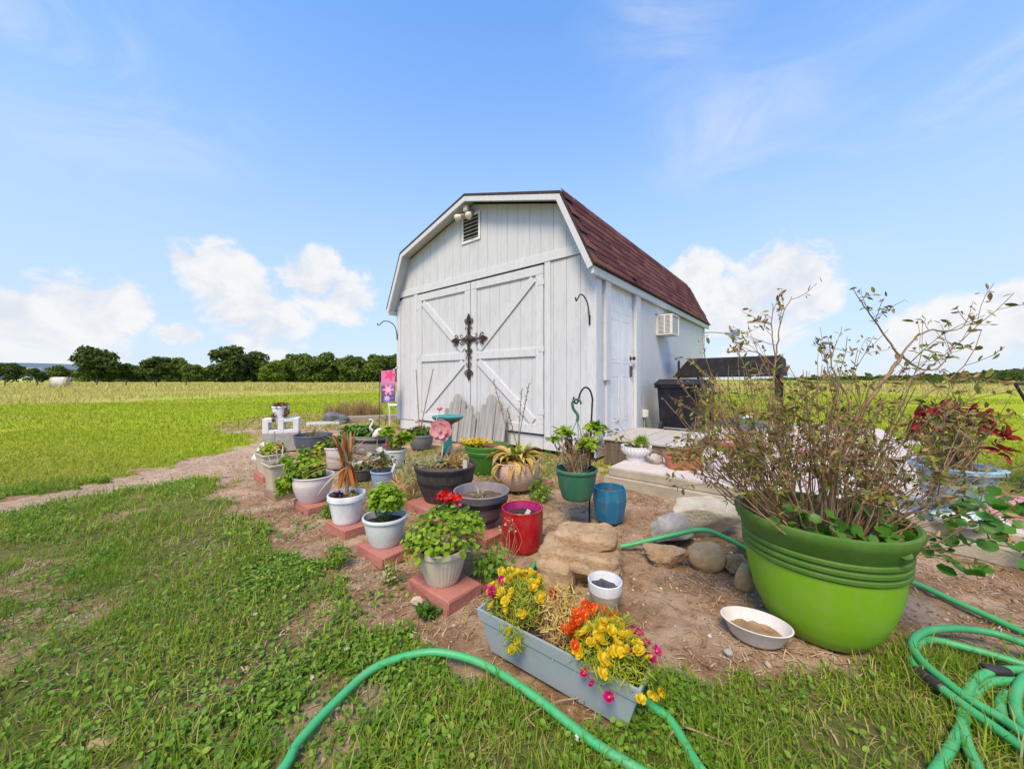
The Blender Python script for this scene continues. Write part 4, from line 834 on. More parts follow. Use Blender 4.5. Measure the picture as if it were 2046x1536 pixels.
def strip(yaw, el, ln, wd_, droop, base=(0, 0, 0), seg=7, fold=.18, r0=0.):
    P = []; p = np.array([r0 * math.cos(yaw), r0 * math.sin(yaw), 0.]) + np.array(base); e = el
    for k in range(seg + 1): P.append(p.copy()); p = p + ln / seg * np.array([math.cos(yaw) * math.cos(e), math.sin(yaw) * math.cos(e), math.sin(e)]); e -= droop / seg * (1 + k * .25)
    sd = np.array([-math.sin(yaw), math.cos(yaw), 0]); V = []; F = []
    for k, q_ in enumerate(P):
        f = k / seg; w = wd_ * (.55 + 1.3 * f * (1 - f) * 1.3) * (1 - f ** 4) * .5 + .0004
        V += [q_ - sd * w, q_ + np.array([0, 0, -fold * w]), q_ + sd * w]
    for k in range(seg): a = 3 * k; F += [(a, a + 1, a + 4, a + 3), (a + 1, a + 2, a + 5, a + 4)]
    return shp(V, F)
NBLADE = shp([(x * .16, y, z) for x, y, z in BLADE[0]], BLADE[1]); LANCE = shp([(x * .55, y, z) for x, y, z in OVAL[0]], OVAL[1])
def flower_mesh(name, n, colr, cen, cup=.42, wide=.95):
    V = []; F = []; q_ = np.random.default_rng(len(name))
    for lay, (sc_, cu, off) in enumerate(((1, cup, 0), (.68, cup * 2.1, .5))):
        for k in range(n):
            a = 2 * PI * (k + off) / n + q_.normal(0, .08); c, s = math.cos(a), math.sin(a); o = len(V); rf = q_.normal(0, .12, 7)
            for i, (u_, v_, w_) in enumerate(((.08, 0, 0), (.5, -wide * .42, cu * .35), (.5, wide * .42, cu * .40), (.6, 0, cu * .22), (.93, -wide * .44, cu * .95), (.93, wide * .44, cu * 1.0), (.98, 0, cu * .7))): V.append(((u_ * c - v_ * s) * sc_, (u_ * s + v_ * c) * sc_, w_ * sc_ + rf[i] * .9 * u_ * sc_ + lay * .05))
            F += [(o, o + 1, o + 3), (o, o + 3, o + 2), (o + 1, o + 4, o + 6, o + 3), (o + 3, o + 6, o + 5, o + 2)]
    npet = len(F); o = len(V)
    for k in range(6): V.append((.2 * math.cos(k * PI / 3), .2 * math.sin(k * PI / 3), .06))
    V.append((0, 0, .2)); F += [(o + k, o + (k + 1) % 6, o + 6) for k in range(6)]
    me = mesh_of(name, shp(V, F), 3.2); me.materials.append(leafy('petal_' + name, [(0, tuple(x * .6 for x in colr)), (.6, colr), (1, tuple(min(.95, x * 1.1 + .05) for x in colr))], .4, .6, .2)); me.materials.append(plain('stamen_' + name, cen, .7))
    for i, p in enumerate(me.polygons): p.material_index = 0 if i < npet else 1
    return me
F_YEL = flower_mesh('yellow', 5, (.86, .62, .02), (.75, .40, .02)); F_ORG = flower_mesh('orange', 5, (.85, .13, .015), (.80, .45, .03)); F_MAG = flower_mesh('magenta', 5, (.68, .015, .22), (.75, .45, .05)); F_RED = flower_mesh('red', 5, (.72, .02, .02), (.6, .2, .03))
F_WHT = flower_mesh('white', 5, (.80, .80, .78), (.65, .62, .25), .45, .75); F_PNK = flower_mesh('pink', 5, (.72, .10, .26), (.7, .4, .2))
def add_flowers(T, me, P, size, seed=0, face=(0, -.5, .9), jit=.45, name='flower'):
    g = np.random.default_rng(seed)
    for p in P:
        o = link(name, me, None, T); d = Vector(np.array(face) + g.normal(0, jit, 3)); o.location = p; o.rotation_euler = d.to_track_quat('Z', 'Y').to_euler(); o.scale = (size * g.uniform(.65, 1.15), size * g.uniform(.65, 1.15), size * g.uniform(.6, 1.3))
lg = leafy('leaf_lime', [(0, (.15, .27, .012)), (.5, (.25, .40, .02)), (1, (.38, .50, .04))], .4, .5, .3); gm_ = leafy('leaf_green', [(0, (.045, .12, .012)), (.5, (.08, .20, .018)), (1, (.14, .28, .03))], .35, .45, .35)
yg = leafy('leaf_yellowgreen', [(0, (.22, .32, .02)), (.6, (.36, .44, .03)), (1, (.52, .50, .06))], .4, .5, .3); ol = leafy('leaf_olive', [(0, (.09, .11, .03)), (.5, (.17, .18, .05)), (1, (.30, .25, .09))], .3, .6, .2)
tanl = leafy('leaf_tan', [(0, (.40, .24, .07)), (.5, (.60, .42, .12)), (1, (.74, .60, .22))], .3, .6, .25); palel = leafy('leaf_pale', [(0, (.28, .29, .12)), (.5, (.44, .42, .20)), (1, (.58, .54, .30))], .3, .7, .2)
brn = leafy('leaf_brown', [(0, (.10, .05, .025)), (.5, (.20, .11, .05)), (1, (.32, .20, .09))], .2, .7, .15); stemm = plain('stem_green', (.12, .19, .04), .7); twigm = plain('twig', (.28, .175, .10), .85, .35, 60, .002, 120, stain=(.40, .28, .18)); twigd = plain('twig_dry', (.34, .23, .13), .85, .3, 50, .002)
redl = leafy('leaf_red', [(0, (.16, .008, .012)), (.6, (.30, .018, .02)), (1, (.42, .06, .04))], .3, .5, .3)
# pavers under the pots
pvm = plain('paver_red', (.40, .145, .115), .92, .16, 7, .006, 70, stain=(.30, .20, .16)); pvb = plain('paver_brown', (.27, .175, .14), .92, .16, 7, .006, 70, stain=(.22, .18, .15))
PA = math.radians(-41)
def paver(X, Y, label, mat=pvm, rot=PA, w=.27, d=.19): 
    s = box(-w / 2, w / 2, -d / 2, d / 2, -.02, .046, .005); s[0][:] += np.random.default_rng(int(abs(X) * 1e3)).normal(0, .0022, s[0].shape)
    return tag(part('paver', s, mat, None, None, (X, Y, 0), (0, 0, rot)), label, 'paver', 'pavers under the flower pots')
paver(-.315, 1.715, 'red paver under the beige flower pot, nearest of the row', w=.285, d=.20); paver(-.735, 2.085, 'red paver under the pale grey pot with the lime plant'); paver(-1.09, 2.42, 'red paver under the white pot with the spiky plant')
paver(-1.55, 2.83, 'red paver under the white pot with trailing greens', w=.30); paver(-1.99, 3.16, 'brown paver under the beige square pot', pvb, w=.29, d=.22); paver(-2.47, 3.70, 'red paver farthest along the row, under the beige trough', w=.32, d=.22)
paver(-.60, 2.84, 'red paver under the dark barrel planter', w=.34, d=.34); paver(-.17, 2.33, 'red paver under the grey banded bowl', w=.26, d=.26); paver(-1.02, 3.30, 'red paver beside the light blue pot', w=.26, d=.2); paver(.22, 3.42, 'red paver behind the pink textured pot', w=.28, d=.2)
Z = .047
whitep_ = plain('pot_plainwhite', (.70, .71, .72), .5, .05)
# 1 beige pot with pink flowers, nearest of the row
beige = plain('pot_beige', (.60, .53, .41), .6, .08, 6, .002, 50, stain=(.44, .38, .29), stain_amt=.35); ribs = lambda a, z: 1 + .012 * math.cos(36 * a) * (1 if z < .13 else 0)
T = pot('potted_plant', 'beige ribbed pot of sprawling pink flowers on the nearest red paver', -.33, 1.722, Z, .077, .119, .165, beige, .028, .007, .004, fn=ribs, n=144, group='pots on the left row')
a_ = dome(520, (.20, .17, .12), .205, ROUND, .021, 1, .5, .5, low=-.35); b_ = dome(220, (.10, .10, .06), .225, ROUND, .023, 2, .5, .3, c=(.10, .10)); c_ = dome(120, (.09, .08, .08), .16, ROUND, .026, 3, .4, .3, c=(-.09, -.06))
part('foliage', big([a_, b_, c_]), lg, T); part('stems', stems(46, .05, np.concatenate([tips_of(a_), tips_of(b_)]), .0022, 4, .13), twigd, T)
g = np.random.default_rng(9); add_flowers(T, F_PNK, [(g.normal(0, .11), g.normal(-.03, .09), g.uniform(.20, .34)) for _ in range(14)], .009, 5)
T = pot('potted_plant', 'white pot of red geranium half hidden behind the beige flower pot', -.375, 2.03, 0, .075, .10, .17, whitep_, .02, .007); a_ = dome(150, (.12, .10, .07), .21, ROUND, .045, 18, .6, .3); part('foliage', a_, gm_, T); part('stem', stems(10, .03, tips_of(a_), .003, 3, .14), stemm, T)
hd = part('flower_head', big([dome(90, (.05, .045, .035), .335, OVAL, .026, 19, .3, .6), dome(50, (.028, .028, .02), .335, OVAL, .024, 20, .3, .6, c=(.065, -.01))]), leafy('geranium_red', [(0, (.55, .008, .008)), (1, (.80, .03, .02))], .35), T); part('flower_stalk', tube([(0, 0, .18), (0, 0, .33)], .003, 5), stemm, T)
# 2 pale grey pot, lime geranium
palegrey = plain('pot_palegrey', (.60, .66, .66), .5, .06, 6, .001, 40, stain=(.48, .52, .50), stain_amt=.3)
T = pot('potted_plant', 'pale grey pot with bushy lime green plant, second paver', -.736, 2.1, Z, .077, .119, .165, palegrey, .02, .009, .006, sx=1.06, group='pots on the left row')
a_ = dome(760, (.10, .095, .10), .24, ROUND, .026, 11, .5, .35); part('foliage', a_, lg, T); part('stems', stems(14, .03, tips_of(a_), .0035, 4, .13), stemm, T)
# 3 white pot, spiky cordyline
whitep = plain('pot_white', (.76, .78, .80), .45, .05, 6, .001, 40, stain=(.62, .63, .63), stain_amt=.25)
T = pot('potted_plant', 'white rimmed pot with spiky orange bronze palm like plant', -1.11, 2.43, Z, .083, .119, .19, whitep, .04, .009, 0, group='pots on the left row')
orl = leafy('leaf_bronze', [(0, (.30, .10, .02)), (.4, (.42, .20, .06)), (.75, (.40, .30, .12)), (1, (.62, .50, .30))], .3, .55, .3); g = np.random.default_rng(3); L = []
for k in range(34): L.append(strip(g.random() * 6.3, g.uniform(-.15, 1.35), g.uniform(.20, .34), .016, g.uniform(.1, .7), (g.normal(0, .012), g.normal(0, .012), g.uniform(.36, .40))))
for k in range(20): L.append(strip(g.random() * 6.3, g.uniform(1.15, 1.5), g.uniform(.18, .25), .022, g.uniform(-.1, .2), (g.normal(0, .014), g.normal(0, .012), .38)))
part('spikes', join(L), orl, T); L = [strip(g.random() * 6.3, -1.2, g.uniform(.14, .2), .03, .1, (g.normal(0, .014), g.normal(0, .012), .38)) for _ in range(16)]
part('dead_leaves', join(L), leafy('leaf_orange', [(0, (.55, .14, .03)), (1, (.70, .26, .06))], .3), T); part('stem', tube([(0, 0, .14), (.004, 0, .39)], .012, 7), twigd, T)
part('fill_plants', big([dome(60, (.05, .04, .03), .165, ROUND, .022, 5, c=(-.055, -.02)), ]), leafy('leaf_purple', [(0, (.05, .02, .035)), (1, (.14, .05, .09))], .2), T); part('fill_greens', dome(110, (.05, .05, .035), .165, OVAL, .03, 6, c=(.05, -.03)), ol, T)
# 4 cream oval pot, trailing greens
cream = plain('pot_cream', (.66, .60, .60), .6, .06, 6, .002, 30, stain=(.52, .47, .45), stain_amt=.3)
T = pot('potted_plant', 'cream wavy rimmed pot with greens trailing over its left side', -1.569, 2.85, Z, .095, .150, .20, cream, .012, .003, .012, fn=lambda a, z: 1 + (.06 * math.sin(a + .4) if z > .15 else 0), group='pots on the left row')
T.children[0].data.transform(Matrix(((1, 0, 0, 0), (0, 1, 0, 0), (.16, 0, 1, 0), (0, 0, 0, 1)))) if False else None
a_ = dome(420, (.15, .13, .12), .24, OVAL, .042, 21, .45, .35, c=(-.05, -.02)); b_ = dome(150, (.07, .07, .10), .14, OVAL, .040, 22, .3, .3, c=(-.17, -.07), low=-.9); part('foliage', big([a_, b_, dome(90, (.05, .05, .09), .34, OVAL, .03, 23, c=(-.07, 0))]), lg, T); part('stems', stems(24, .05, tips_of(a_), .003, 4, .13), stemm, T)
# 5 beige square pot with sticks
beige2 = plain('pot_beige_square', (.52, .44, .33), .6, .07, 6, .002, 40, stain=(.40, .34, .26), stain_amt=.3); sq = lambda a, z: (abs(math.cos(a)) ** 9 + abs(math.sin(a)) ** 9) ** (-1 / 9)
T = pot('potted_plant', 'beige square tapered pot with soil and two thin sticks', -2.017, 3.16, Z, .088, .125, .235, beige2, .022, .010, 0, fn=sq, n=64, rot=PA, smooth=.5, group='pots on the left row')
for k, (a, b) in enumerate((((.0, .0), (-.015, .02)), ((.02, -.02), (.045, -.05)))): part('stick', tube([(*a, .15), (*b, .36)], .004, 5), wm, T)
part('tag', xf(box(-.012, .012, -.001, .001, 0, .09), (-.06, -.05, .19), rx(.3)), wm, T); a_ = dome(60, (.06, .05, .05), .24, OVAL, .035, 31, c=(.06, .02)); part('foliage', a_, lg, T)
# 6 beige trough, far
T = pot('potted_plant', 'beige trough of yellow green plants at the far end of the row', -2.46, 3.70, Z, .10, .135, .21, beige2, .022, .010, 0, sx=1.25, sy=.9, fn=sq, n=64, rot=PA, smooth=.5, group='pots on the left row')
part('foliage', dome(260, (.16, .11, .08), .23, OVAL, .042, 33, .5, .3), yg, T); part('stick', tube([(.02, .02, .18), (.03, .02, .42)], .005, 5), greyl, T); part('dry_foliage', dome(70, (.10, .08, .07), .24, OVAL, .035, 34, c=(.1, .03)), tanl, T)
# cinder blocks, white basket on top, painted stone
BA = math.atan2(.171, .41)
def block(name, label, mat, X, Y, z, holes_front):
    T = thing(name, label, 'block', (X, Y, z), BA, 'stacked concrete blocks'); w, d, h = .43, .20, .205
    if holes_front:   # lying so that its two holes look at the viewer
        for a in (-w / 2, -.035, w / 2 - .07): part('web', box(a, a + .07, -d / 2, d / 2, .0, h, .006), mat, T)
        for a0, a1 in ((-w / 2 + .0705, -.0355), (.0355, w / 2 - .0705)):
            part('shell', box(a0, a1, -d / 2 + .002, d / 2 - .002, .0, .05, .004), mat, T); part('shell', box(a0, a1, -d / 2 + .002, d / 2 - .002, h - .05, h, .004), mat, T)
    else:
        part('shell', box(-w / 2, w / 2, -d / 2, -d / 2 + .04, 0, .25, .006), mat, T); part('shell', box(-w / 2, w / 2, d / 2 - .04, d / 2, 0, .25, .006), mat, T)
        for a in (-w / 2 + .015, -.02, w / 2 - .055): part('web', box(a, a + .04, -d / 2 + .0405, d / 2 - .0405, .0, .245), mat, T)
    return T
bgrey = plain('block_grey', (.36, .35, .34), .95, .18, 12, .008, 90); bwhite = plain('block_white', (.74, .74, .73), .85, .06, 8, .006, 90)
block('concrete_block', 'grey concrete block under the white painted block', bgrey, -3.22, 5.07, 0, False); block('concrete_block', 'white painted concrete block with two holes, on the grey block', bwhite, -3.22, 5.07, .251, True)
T = pot('potted_plant', 'white pot with dark trailing plant on top of the white block', -3.24, 5.07, .457, .085, .112, .165, whitep, .022, .007)
part('foliage', dome(160, (.12, .11, .05), .165, OVAL, .035, 41, .5, .2), brn, T); part('trailing_stems', big([dome(70, (.03, .03, .11), .08, OVAL, .032, 42, .2, .3, c=(.11, -.05), low=-1), dome(36, (.02, .02, .08), .03, OVAL, .03, 43, .2, .3, c=(-.02, -.125), low=-1)]), brn, T)
m, t, out = nt('painted_stone'); n_ = noise(t, 6, 6, .7); col = ramp(t, n_, [(.3, (.58, .55, .52)), (.7, (.74, .72, .70))]); tcn = nd(t, 'ShaderNodeTexCoord'); sp = nd(t, 'ShaderNodeSeparateXYZ'); t.links.new(tcn.outputs['Object'], sp.inputs[0])
dg = nd(t, 'ShaderNodeMath', operation='MULTIPLY_ADD'); t.links.new(sp.outputs[2], dg.inputs[0]); dg.inputs[1].default_value = .75; t.links.new(sp.outputs[0], dg.inputs[2]); ab = nd(t, 'ShaderNodeMath', operation='ABSOLUTE'); sb = nd(t, 'ShaderNodeMath', operation='SUBTRACT'); t.links.new(dg.outputs[0], sb.inputs[0]); sb.inputs[1].default_value = .105; t.links.new(sb.outputs[0], ab.inputs[0])
col = mixc(t, mapr(t, ab.outputs[0], .016, .009, 0, .85), col, (.30, .06, .20)); surf(t, out, col, .8, n_, .004)
s = box(-.11, .11, -.025, .025, 0, .24, .03); tag(part('painted_stone', s, m, None, None, (-2.93, 4.20, 0.02), (-.42, .38, .1)), 'tilted white stone with a dark pink painted streak beside the row of pots', 'stone')
# 7 blue grey tub
bluegrey = plain('pot_bluegrey', (.085, .10, .145), .55, .12, 5, .002, 40, stain=(.14, .15, .18), stain_amt=.4)
T = pot('planter_tub', 'wide slate blue round tub of soil near the concrete blocks', -2.72, 4.95, 0, .17, .238, .245, bluegrey, .02, .006, .012, .05, soil=dryso); part('weeds', dome(40, (.08, .05, .06), .20, NBLADE, .09, 51, .3, .1), ol, T)
# 8 white pot behind, 9 oval grey barrel, 10 pale pot of geranium
T = pot('potted_plant', 'white round pot of green leaves behind the spiky plant', -1.97, 4.12, 0, .125, .178, .245, cream, .02, .008, .01); part('foliage', dome(330, (.17, .15, .09), .26, OVAL, .055, 52, .5, .2), gm_, T); part('pale_foliage', dome(120, (.10, .06, .12), .20, OVAL, .05, 53, .4, .3, c=(-.14, -.12), low=-.9), yg, T)
barrelg = plain('barrel_grey', (.27, .25, .245), .7, .12, 4, .003, 50, (8, 8, 1)); band = plain('barrel_band', (.02, .02, .026), .5, .15)
def banded(T, rb, rt, h, zs_, bw, sx=1, sy=1, fac=1.012):
    for z in zs_:
        r0 = rb + (rt - rb) * z / h; r1 = rb + (rt - rb) * (z + bw) / h; part('band', lathe([(r0 * fac, z), (r0 * fac + .004, z + .002), (r1 * fac + .004, z + bw - .002), (r1 * fac, z + bw)], 48, sx, sy), band, T, .8)
T = pot('planter_tub', 'oval grey barrel tub of green plants by the egret figure', -1.93, 4.95, 0, .185, .225, .235, barrelg, .012, .004, .01, .04, sx=1.35, sy=.85, rot=-.2); banded(T, .20, .222, .235, (.150,), .04, 1.35, .85, 1.03); a_ = dome(420, (.24, .16, .13), .25, OVAL, .06, 54, .5, .2, c=(-.06, .02)); part('foliage', a_, gm_, T)
T = pot('potted_plant', 'small blue pot of dark leaves behind the oval barrel tub', -2.36, 5.35, 0, .10, .13, .20, plain('pot_teal', (.03, .22, .30), .5), .02, .006); part('foliage', dome(240, (.20, .14, .12), .22, OVAL, .055, 55, .5, .2), gm_, T)
T = pot('potted_plant', 'pale green grey pot of leggy geranium beside the oval barrel tub', -1.335, 4.14, 0, .082, .123, .20, plain('pot_celadon', (.55, .59, .56), .5, .06), .022, .008, .006); a_ = dome(90, (.07, .06, .06), .38, ROUND, .055, 56, c=(-.10, .0)); b_ = dome(110, (.08, .07, .07), .32, ROUND, .055, 57, c=(.11, -.02)); part('foliage', big([a_, b_, dome(50, (.08, .06, .05), .25, ROUND, .045, 58)]), lg, T); part('stems', stems(16, .03, np.concatenate([tips_of(a_), tips_of(b_)]), .006, 4, .16), twigd, T); add_flowers(T, F_PNK, [(-.09, -.09, .26), (-.07, -.1, .24)], .025, 3)
# 14 light blue petunia pot and low dark bowl
lblue = plain('pot_lightblue', (.26, .36, .52), .5, .07, 6, .001, 40, stain=(.36, .42, .48), stain_amt=.3)
T = pot('potted_plant', 'light blue pot of white petunias with a plant tag', -1.185, 3.33, 0, .082, .113, .165, lblue, .018, .007, .004); a_ = dome(200, (.12, .10, .11), .23, OVAL, .035, 61, .5, .25, c=(-.03, .02)); part('foliage', a_, ol, T); part('stems', stems(20, .04, tips_of(a_), .0025, 4, .13), twigd, T)
g = np.random.default_rng(2); add_flowers(T, F_WHT, [(-.03 + g.normal(0, .085), -.02 + g.normal(0, .06), g.uniform(.24, .36)) for _ in range(15)], .030, 7); part('tag', xf(box(-.010, .010, -.001, .001, 0, .11), (.085, -.05, .13), ry(.35)), wm, T)
T = pot('potted_plant', 'low dark grey bowl with white flowers behind the spiky plant', -1.50, 3.62, 0, .085, .105, .11, plain('pot_charcoal', (.06, .055, .06), .6, .15), .014, .005); part('foliage', dome(90, (.11, .09, .08), .13, OVAL, .04, 62), ol, T); add_flowers(T, F_WHT, [(-.05, -.06, .17), (.03, -.07, .19), (-.09, -.03, .15), (.06, -.03, .17)], .028, 8)
# 16 grey pot with sticks
T = pot('potted_plant', 'dark grey bell pot of red tipped plants below the left barn door', -1.31, 5.22, 0, .13, .178, .205, plain('pot_slate', (.15, .16, .18), .55, .1, 5, .001, 40, (1, 1, 30)), .03, .008, .012); part('foliage', dome(240, (.17, .13, .10), .22, OVAL, .05, 63, .5, .2), gm_, T); part('red_foliage', dome(50, (.14, .08, .08), .26, OVAL, .04, 64), redl, T)
for k, (a, b) in enumerate((((-.02, .0, .2), (-.10, .10, 1.14)), ((-.03, .0, .2), (.16, .06, 1.15)), ((-.06, -.02, .15), (.03, .02, .42)))): part('stick', tube([a, b], .007, 5), twigm, T)
# 17 bird bath and pink metal flower
teal = plain('teal_glaze', (.02, .24, .23), .3, .1, 8, .001, spec=.6); rust = plain('terracotta', (.30, .09, .05), .7)
bb = thing('bird_bath', 'teal glazed bird bath on a pedestal behind the pink metal flower', 'bird bath', (-.815, 4.60, 0)); part('plinth', lathe([(.13, 0), (.135, .03), (.10, .06), (.07, .075)], 32), band, bb, .7); part('pedestal', lathe([(.07, .076), (.075, .10), (.055, .14), (.05, .28), (.055, .42), (.08, .44)], 28), teal, bb, .8)
part('bowl', lathe([(.06, .441), (.12, .455), (.185, .495)], 40), rust, bb, .8); part('rim', lathe([(.1855, .4955), (.198, .51), (.202, .528), (.192, .532), (.17, .515), (.10, .50), (.0005, .497)], 40), teal, bb, .8)
pinkm = plain('pink_enamel', (.66, .27, .30), .4, .15, 14, .001, stain=(.74, .46, .46), spec=.5)
fw = thing('metal_flower', 'large pink enamelled metal flower ornament in front of the bird bath', 'garden ornament', (-.85, 4.30, .0), math.radians(-8)); FC = np.array((0, 0, .39))
PETAL = [(0, 0, 0), (.035, .01, .03), (.058, .02, .075), (.05, .02, .115), (.022, .012, .138), (-.022, .012, .138), (-.05, .02, .115), (-.058, .02, .075), (-.035, .01, .03), (0, .03, .08)]
pme = mesh_of('petal', shp(PETAL + [(x, y + .004, z) for x, y, z in PETAL], [(9, i, i + 1) for i in range(8)] + [(9, 8, 0)] + [(19, 11 + i, 10 + i) for i in range(8)] + [(19, 10, 18)] + [(i, 10 + i, 11 + i, i + 1) for i in range(8)]), .8); pme.materials.append(pinkm)
for k in range(7): o = link('petal', pme, None, fw); o.location = FC + (0, .012, 0); o.rotation_euler = (.18, 2 * PI * k / 7, 0)
for k in range(5): o = link('petal', pme, None, fw); o.location = FC + (0, -.014, 0); o.rotation_euler = (.35, 2 * PI * k / 5 + .3, 0); o.scale = (.72,) * 3
part('centre', join([xf(lathe([(0, .012), (.018, .008), (.024, -.004)], 14), FC + (0, -.035, 0), rx(PI / 2))] + [tube([FC + (0, -.03, 0), FC + (.03 * math.cos(k), -.055, .03 * math.sin(k))], .003, 5) for k in range(6)]), plain('flower_centre', (.45, .30, .30), .5), fw); part('stake', tube(smoothpath([(0, .02, .38), (.02, .03, .2), (-.01, .02, -.03)], 4), .006, 6), wm, fw)
part('bud', xf(lathe([(0, -.02), (.03, -.01), (.038, .015), (.02, .035), (0, .03)], 12), (-.02, .03, .64)), pinkm, fw, .8); part('bud_stem', tube(smoothpath([(-.02, .03, .62), (-.06, .03, .5), (-.02, .03, .3)], 4), .004, 5), wm, fw)
# leaning weathered pickets
pick = wood('grey_picket', (.23, .22, .20), (.50, .49, .47), stretch=(16, 16, .8), bump=.004)
def picket(w, h, top): 
    r_ = w / 2; pts = [(-r_, 0), (r_, 0), (r_, h - r_)] + [(r_ * math.cos(a), h - r_ + r_ * math.sin(a) * top) for a in np.linspace(.25, PI - .25, 7)] + [(-r_, h - r_)]; return prism(pts, -.009, .009)
def leaning(label, u, v, hs, ws, seed):
    T = thing('picket_panel', label, 'panel', (*shed_xy(u, v), 0), SHED_A, 'weathered picket panels leaning on the doors'); T.rotation_euler = (-.16, 0, SHED_A); x = -sum(ws) / 2
    for k, (h, w) in enumerate(zip(hs, ws)): part('picket', picket(w - .006, h, 1.0), pick, T, None, (x + w / 2, -.012 if k == len(hs) // 2 else .006 * (k % 2), .01)); x += w
    part('cross_rail', box(-sum(ws) / 2 + .01, sum(ws) / 2 - .01, .019, .04, .12, .19, .003), pick, T)
leaning('left weathered grey picket panel with rounded stepped top behind the bird bath', -2.36, -.22, (.52, .63, .76, .66, .54), (.09, .10, .19, .10, .09), 1); leaning('right weathered grey picket panel with rounded stepped top beside the dying hosta', -1.62, -.22, (.50, .62, .77, .67, .55), (.10, .11, .20, .11, .10), 2); leaning('single low weathered picket between the two stepped panels', -2.0, -.26, (.40, .60, .42), (.07, .13, .07), 3)
# egret figurine
eg = thing('egret_figurine', 'small white egret figurine standing at the front of the oval barrel tub', 'figurine', (-1.76, 4.72, .0), .4)
eb_ = lathe([(.004, -.085), (.028, -.05), (.042, 0), (.035, .045), (.012, .075), (.003, .08)], 16, 1, .75); part('body', xf(eb_, (0, 0, .30), ry(.8)), plain('resin_white', (.70, .68, .62), .6, .1, 14, .003, 60), eg, 1.2)
part('neck', tube(smoothpath([(-.055, 0, .33), (-.085, 0, .37), (-.06, 0, .42), (-.05, 0, .455), (-.07, 0, .475)], 5), np.linspace(.017, .010, 21), 8), MATS['resin_white'], eg, 1.2); part('head', xf(lathe([(.0, -.022), (.012, -.012), (.015, 0), (.008, .014), (.0, .02)], 12), (-.078, 0, .474), ry(1.4)), MATS['resin_white'], eg, 1.2)
part('beak', tube([(-.09, 0, .472), (-.135, 0, .455)], (.006, .001), 6), plain('beak', (.50, .33, .12), .5), eg)
for s_ in (-.012, .012): part('leg', tube([(0, s_, .27), (.005, s_, .0)], .004, 5), plain('beak', (.50, .33, .12), .5), eg)
for s_ in (-1, 1): part('wing', xf(lathe([(.003, -.07), (.02, -.04), (.028, .0), (.018, .04), (.003, .06)], 12, 1, .3), (.012, s_ * .03, .295), ry(.85)), MATS['resin_white'], eg, 1.2)
# 18 dark barrel planter
barreld = plain('barrel_dark', (.045, .042, .040), .55, .5, 3, .004, 40, (9, 9, .6), stain=(.12, .11, .10), stain_amt=.5); staves = lambda a, z: 1 + .006 * abs(math.sin(10 * a))
T = pot('planter_tub', 'large dark wood grain barrel tub with pale creeping plant', -.533, 2.9, Z, .165, .238, .275, barreld, .012, .004, .012, .02, fn=staves, n=120, smooth=.5, soil=dryso); banded(T, .175, .238, .275, (.135, .235), .032, 1, 1, 1.03)
part('pale_foliage', big([dome(900, (.13, .12, .05), .27, NBLADE, .035, 71, .5, .1, c=(-.10, .02)), dome(500, (.09, .10, .14), .18, NBLADE, .04, 72, .3, .4, c=(-.27, .03), low=-1)]), palel, T); a_ = dome(60, (.09, .08, .14), .34, NBLADE, .06, 73, c=(.10, -.02)); part('dry_twigs', stems(70, .05, tips_of(a_) , .002, 3, .24), twigd, T)
part('dry_foliage', big([dome(150, (.09, .08, .07), .28, NBLADE, .05, 74, .4, .1, c=(.10, -.04)), dome(300, (.2, .12, .1), .06, NBLADE, .05, 75, .3, .3, c=(-.36, .10), low=-1)]), tanl, T); part('tag', xf(box(-.016, .016, -.001, .001, 0, .08, .0), (.17, -.1, .25), rx(.2)), wm, T); part('broken_shard', xf(box(-.05, .05, -.002, .002, 0, .06), (-.02, -.04, .25), rx(.3)), band, T)
# 19 bright green pot, yellow flowers
brg = plain('pot_emerald', (.045, .20, .02), .5, .1, 4, .001, 30); gp = lambda rb, rt, h: [(rb * .95, 0), (rb, .01), (rb + (rt - rb) * .5, h * .55), (rt * .90, h * .70), (rt * .94, h * .715), (rt * .92, h * .735), (rt * .96, h * .75), (rt * .935, h * .77), (rt * .975, h * .785), (rt * .95, h * .81), (rt * .955, h * .82), (rt, h * .93), (rt * 1.005, h * .985), (rt * .99, h), (rt * .955, h * .995), (rt * .94, h * .93), (rt * .9, h * .8)]
T = pot('planter_tub', 'dark green ringed tub of yellow flowers below the picket panels', -.27, 3.88, 0, .15, .235, .30, brg, prof=gp(.15, .235, .30), depth=.025, soil=plain('bark_mulch', (.17, .075, .035), .95, .4, 30, .01, 50)); part('foliage', dome(160, (.11, .09, .04), .30, OVAL, .04, 76, c=(-.14, -.03)), yg, T)
g = np.random.default_rng(12); F_YB = F_YEL; add_flowers(T, F_YB, [(-.14 + g.normal(0, .07), -.05 + g.normal(0, .05), .315 + g.uniform(0, .045)) for _ in range(44)], .024, 13)
